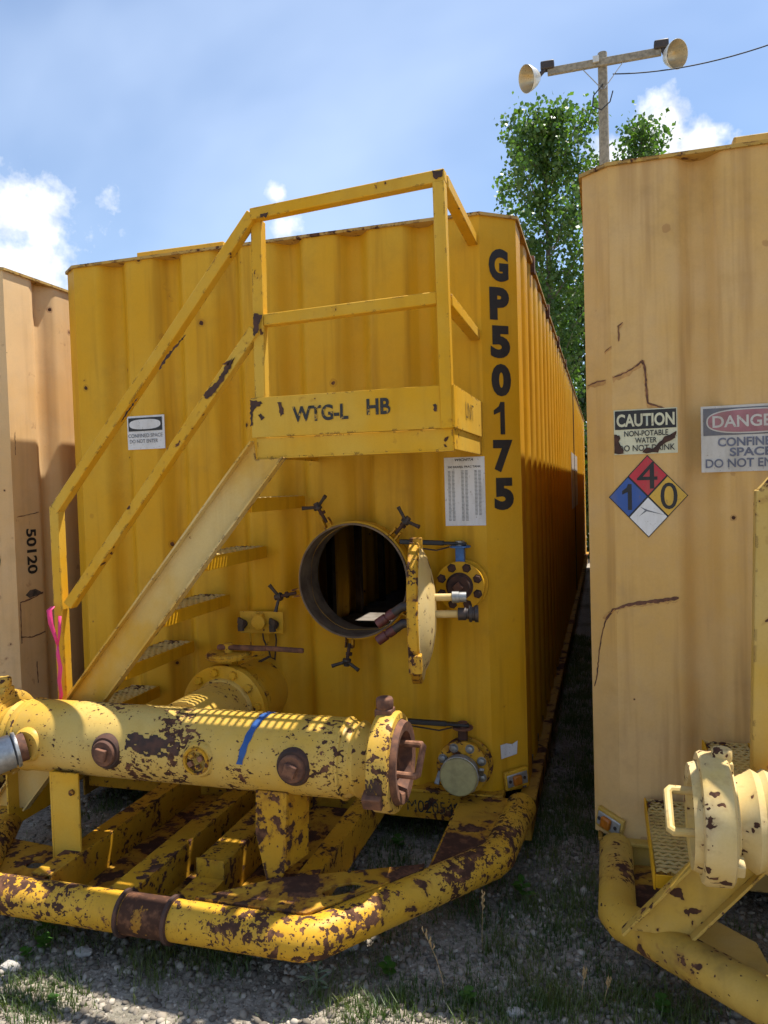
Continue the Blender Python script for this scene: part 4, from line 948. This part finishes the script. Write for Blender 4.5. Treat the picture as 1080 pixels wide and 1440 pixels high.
for i,(x,yy,h_,lb) in enumerate(((.15,13.7,2.4,'low bush added to hide sunlit ground at the far end of the gap between the tanks'),(-3.4,16.8,2.8,'low bush behind the far end of the yellow tank'))):  # first bush is added to cover the bright ground beyond the tanks
    tree('bush',lb,(x,yy,0),h_,1.15,5000,40+i,'leaf_dark',zlow=.02,leaf=.12,group='bushes behind the tanks')
for i,(x,yy,h_,lb) in enumerate(((-.4,24,8.5,'lower dark leafy tree behind the tall poplar, filling the gap'),(2.2,27,7.5,'dark broad tree far behind the tan tank'))):
    tree('leafy_tree',lb,(x,yy,0),h_,1.9,8000,20+i,'leaf_dark',zlow=.05,leaf=.2)

# ================================================================== gravel, grass, weeds
nr=np.random.default_rng(11)
def ico():
    bm=bmesh.new(); bmesh.ops.create_icosphere(bm,subdivisions=1,radius=1); v=np.array([x.co[:] for x in bm.verts]); f=np.array([[q.index for q in p.verts] for p in bm.faces]); bm.free(); return v,f
IV,IF=ico()
def stones(name,n,xr,yr,smin,smax,kind=True):
    x=nr.uniform(*xr,n); y=nr.uniform(*yr,n); k_=(y<-.75)|((y<.1)&(x>-.1))&(nr.random(n)<.75)|(nr.random(n)<.25); x=x[k_]; y=y[k_]; n=len(x); s_=smin+(smax-smin)*nr.random(n)**4
    ang=nr.uniform(0,6.28,n); sc=np.stack([s_*nr.uniform(.8,1.3,n),s_*nr.uniform(.7,1.1,n),s_*nr.uniform(.45,.8,n)],1)
    V=IV[None]*(1+nr.uniform(-.22,.22,(n,len(IV),1))); V=V*sc[:,None]
    c,s2=np.cos(ang)[:,None],np.sin(ang)[:,None]; tl=nr.normal(0,.35,n)[:,None]
    Vx=V[...,0]*c-V[...,1]*s2; Vy=V[...,0]*s2+V[...,1]*c; Vz=V[...,2]+tl*V[...,0]
    z=gz(x,y)+sc[:,2]*.25
    V=np.stack([Vx+x[:,None],Vy+y[:,None],Vz+z[:,None]],-1).reshape(-1,3)
    F=(IF[None]+np.arange(n)[:,None,None]*len(IV)).reshape(-1,3)
    me=bpy.data.meshes.new(name); me.vertices.add(len(V)); me.vertices.foreach_set('co',V.ravel()); me.loops.add(F.size); me.loops.foreach_set('vertex_index',F.ravel()); me.polygons.add(len(F)); me.polygons.foreach_set('loop_start',np.arange(len(F))*3); me.update(); me.validate()
    me.materials.append(MATS['gravel']); o=bpy.data.objects.new(name,me); C.objects.link(o); return tag(o,kind='stuff')
g1=stones('gravel',60000,(-2.7,1.6),(-2.2,1.4),.0035,.019); g1['label']='loose grey gravel covering the yard'; g1['category']='gravel'
def blades(name,centres,per,hh,spread,mat,label):
    V=[];F=[]; rnd=random.Random(hash(name)%1000)
    for cx_,cy_,k in centres:
        for i in range(int(per*k)):
            x=cx_+rnd.gauss(0,spread); y_=cy_+rnd.gauss(0,spread); z=float(gz(np.array(x),np.array(y_))); h_=hh*rnd.uniform(.4,1.25)*k**.5; a=rnd.uniform(0,6.28); l=h_*rnd.uniform(.15,.8); w_=rnd.uniform(.0012,.0028)
            ux,uy=math.cos(a),math.sin(a); o=len(V)
            for t in (0,.5,1):
                q=(x+ux*l*t*t,y_+uy*l*t*t,z+h_*t*(1-.2*t)); ww=w_*(1-t*.95); V+=[(q[0]-uy*ww,q[1]+ux*ww,q[2]),(q[0]+uy*ww,q[1]-ux*ww,q[2])]
            F+=[(o,o+1,o+3,o+2),(o+2,o+3,o+5,o+4)]
    m=MB(); m.v=V; m.f=F; o=m.build(name,mat,None,fixn=False,smooth=0); tag(o,label,'grass',kind='stuff'); return o
cs=[]; rnd=random.Random(3)
for q in ((190,1340),(215,1375),(200,1360),(290,1350),(330,1360),(300,1340),(130,1330),(60,1320),(10,1400),(20,1425),(700,1330),(720,1350),(690,1300),(760,1340),(660,1410),(740,1420),(780,1405),(560,1420),(600,1400),(860,1415),(900,1420),(700,1240),(660,1270),(850,1370),(520,1425),(545,1190),(560,1210),(600,1170),(450,1400)):
    p=at(*q,Z=0); cs.append((p.x,p.y,rnd.uniform(.6,1.3)))
for i in range(70):
    p=at(rnd.uniform(480,1000),rnd.uniform(1390,1440),Z=0); cs.append((p.x,p.y,rnd.uniform(.2,.7)))
for i in range(45):
    p=at(rnd.uniform(0,110),rnd.uniform(1370,1440),Z=0); cs.append((p.x,p.y,rnd.uniform(.15,.5)))
for i in range(330): cs.append((rnd.uniform(-2.3,1.2),rnd.uniform(-1.7,.6),rnd.uniform(.08,.55)))
for i in range(420): cs.append((rnd.uniform(.0,.33),rnd.uniform(-1.0,5),rnd.uniform(.2,.75)))
for i in range(300): cs.append((rnd.uniform(-2.4,.0),rnd.uniform(-1.15,.3),rnd.uniform(.15,.6)))
blades('grass',cs,70,.075,.045,'grass_blade','thin green grass sprouting through the gravel')
def weed(p,h_,n,mat,label,wid=.018,group='weeds in the gravel'):
    rnd=random.Random(int(p.x*991+p.y*313)); root=empty('weed',(p.x,p.y,float(gz(np.array(p.x),np.array(p.y)))),label,'weed',group)
    m=MB(); m.path([(0,0,0),(.004,0,h_*.5),(.0,.006,h_)],.0018,5); m.build('stem',mat,root)
    m=MB()
    for i in range(n):
        z=h_*(.25+.75*i/n); a=i*2.4; l=h_*rnd.uniform(.5,.8); u=Vector((math.cos(a),math.sin(a),.35)).normalized(); s2=u.cross(Vector((0,0,1))).normalized(); o=Vector((0,0,z)); w_=wid*rnd.uniform(.7,1.2)
        m.add([o,o+u*l*.35+s2*w_,o+u*l*.7+s2*w_*.8-Vector((0,0,l*.05)),o+u*l-Vector((0,0,l*.18)),o+u*l*.7-s2*w_*.8-Vector((0,0,l*.05)),o+u*l*.35-s2*w_],[(0,1,2,3),(0,3,4,5)])
    m.build('leaves',mat,root,fixn=False,smooth=0); return root
weed(at(65,1312,Z=0),.07,9,'weed_leaf','taller green weed in shade under the left end of the bumper pipe'); weed(at(63,1340,Z=0),.055,8,'weed_leaf','green weed in shade just below the tallest one at left')
weed(at(38,1352,Z=0),.04,6,'weed_leaf','small bright green weed at the shadow edge at far left'); weed(at(75,1412,Z=0),.03,6,'weed_leaf','tiny green weed in the sunlit gravel at lower left')
weed(at(445,1398,Z=0),.10,12,'weed_silver','silvery narrow-leaved weed at the shadow edge below the bumper corner',.006)
weed(at(545,1368,Z=0),.05,7,'weed_leaf','green weed in shade right of the silvery weed'); weed(at(660,1404,Z=0),.05,8,'weed_leaf','green weed at the sunlit edge between the two tanks')
weed(at(735,1262,Z=0),.08,8,'weed_leaf','green weed in deep shade beside the bumper end of the yellow tank'); weed(at(932,1425,Z=0),.05,7,'weed_leaf','small green weed under the bumper of the tan tank')
weed(at(560,1188,Z=0),.05,7,'weed_leaf','weed growing in the dark opening of the skid frame')
def stalk(p,h_,lean,label):
    root=empty('dry_stalk',(p.x,p.y,float(gz(np.array(p.x),np.array(p.y)))),label,'dry grass','dry seed stalks')
    P=[Vector((lean*t*t,0,h_*t)) for t in (0,.3,.6,.85,1)]; m=MB(); m.path(P,[.0013,.0012,.001,.0009,.0006],5); m.build('stem','dry_straw',root)
    m=MB()
    for k in range(8):
        t=.72+.035*k; q=Vector((lean*t*t,0,h_*t)); a=k*2.2; m.path([q,q+Vector((math.cos(a)*.006,math.sin(a)*.006,.012)),q+Vector((math.cos(a)*.004,math.sin(a)*.004,.022))],[.0008,.0028,.0004],5)
    m.build('seed_head','dry_straw',root)
stalk(at(678,1330,Z=0),.22,.01,'tall thin dry grass stalk rising in front of the bumper end'); stalk(at(625,1395,Z=0),.22,-.07,'leaning dry grass stalk left of the tall thin one')
stalk(at(818,1400,Z=0),.10,.015,'short dry seed stalk nearest the bumper of the tan tank, left one'); stalk(at(850,1410,Z=0),.085,.02,'short dry seed stalk right of its twin near the tan tank')
def rock(p,s_,label,seed):
    rnd=random.Random(seed); bm=bmesh.new(); bmesh.ops.create_icosphere(bm,subdivisions=2,radius=1)
    for v in bm.verts: v.co=Vector((v.co.x*s_*1.25,v.co.y*s_*.9,v.co.z*s_*.6))*rnd.uniform(.85,1.12)
    me=bpy.data.meshes.new('stone'); bm.to_mesh(me); bm.free(); me.materials.append(MATS['stone_pale']); o=bpy.data.objects.new('stone',me); o.location=(p.x,p.y,float(gz(np.array(p.x),np.array(p.y)))+s_*.3); C.objects.link(o); tag(o,label,'stone','larger stones in the gravel')
rock(at(16,1368,Z=0),.032,'largest pale stone at the far left shadow edge',1); rock(at(492,1332,Z=0),.030,'pale stone right of the bumper corner, caught by the sun',2); rock(at(118,1345,Z=0),.028,'dark stone in shade under the bumper pipe at left',3); rock(at(725,1418,Z=0),.026,'pale flat stone at the bottom edge between the tanks',4)
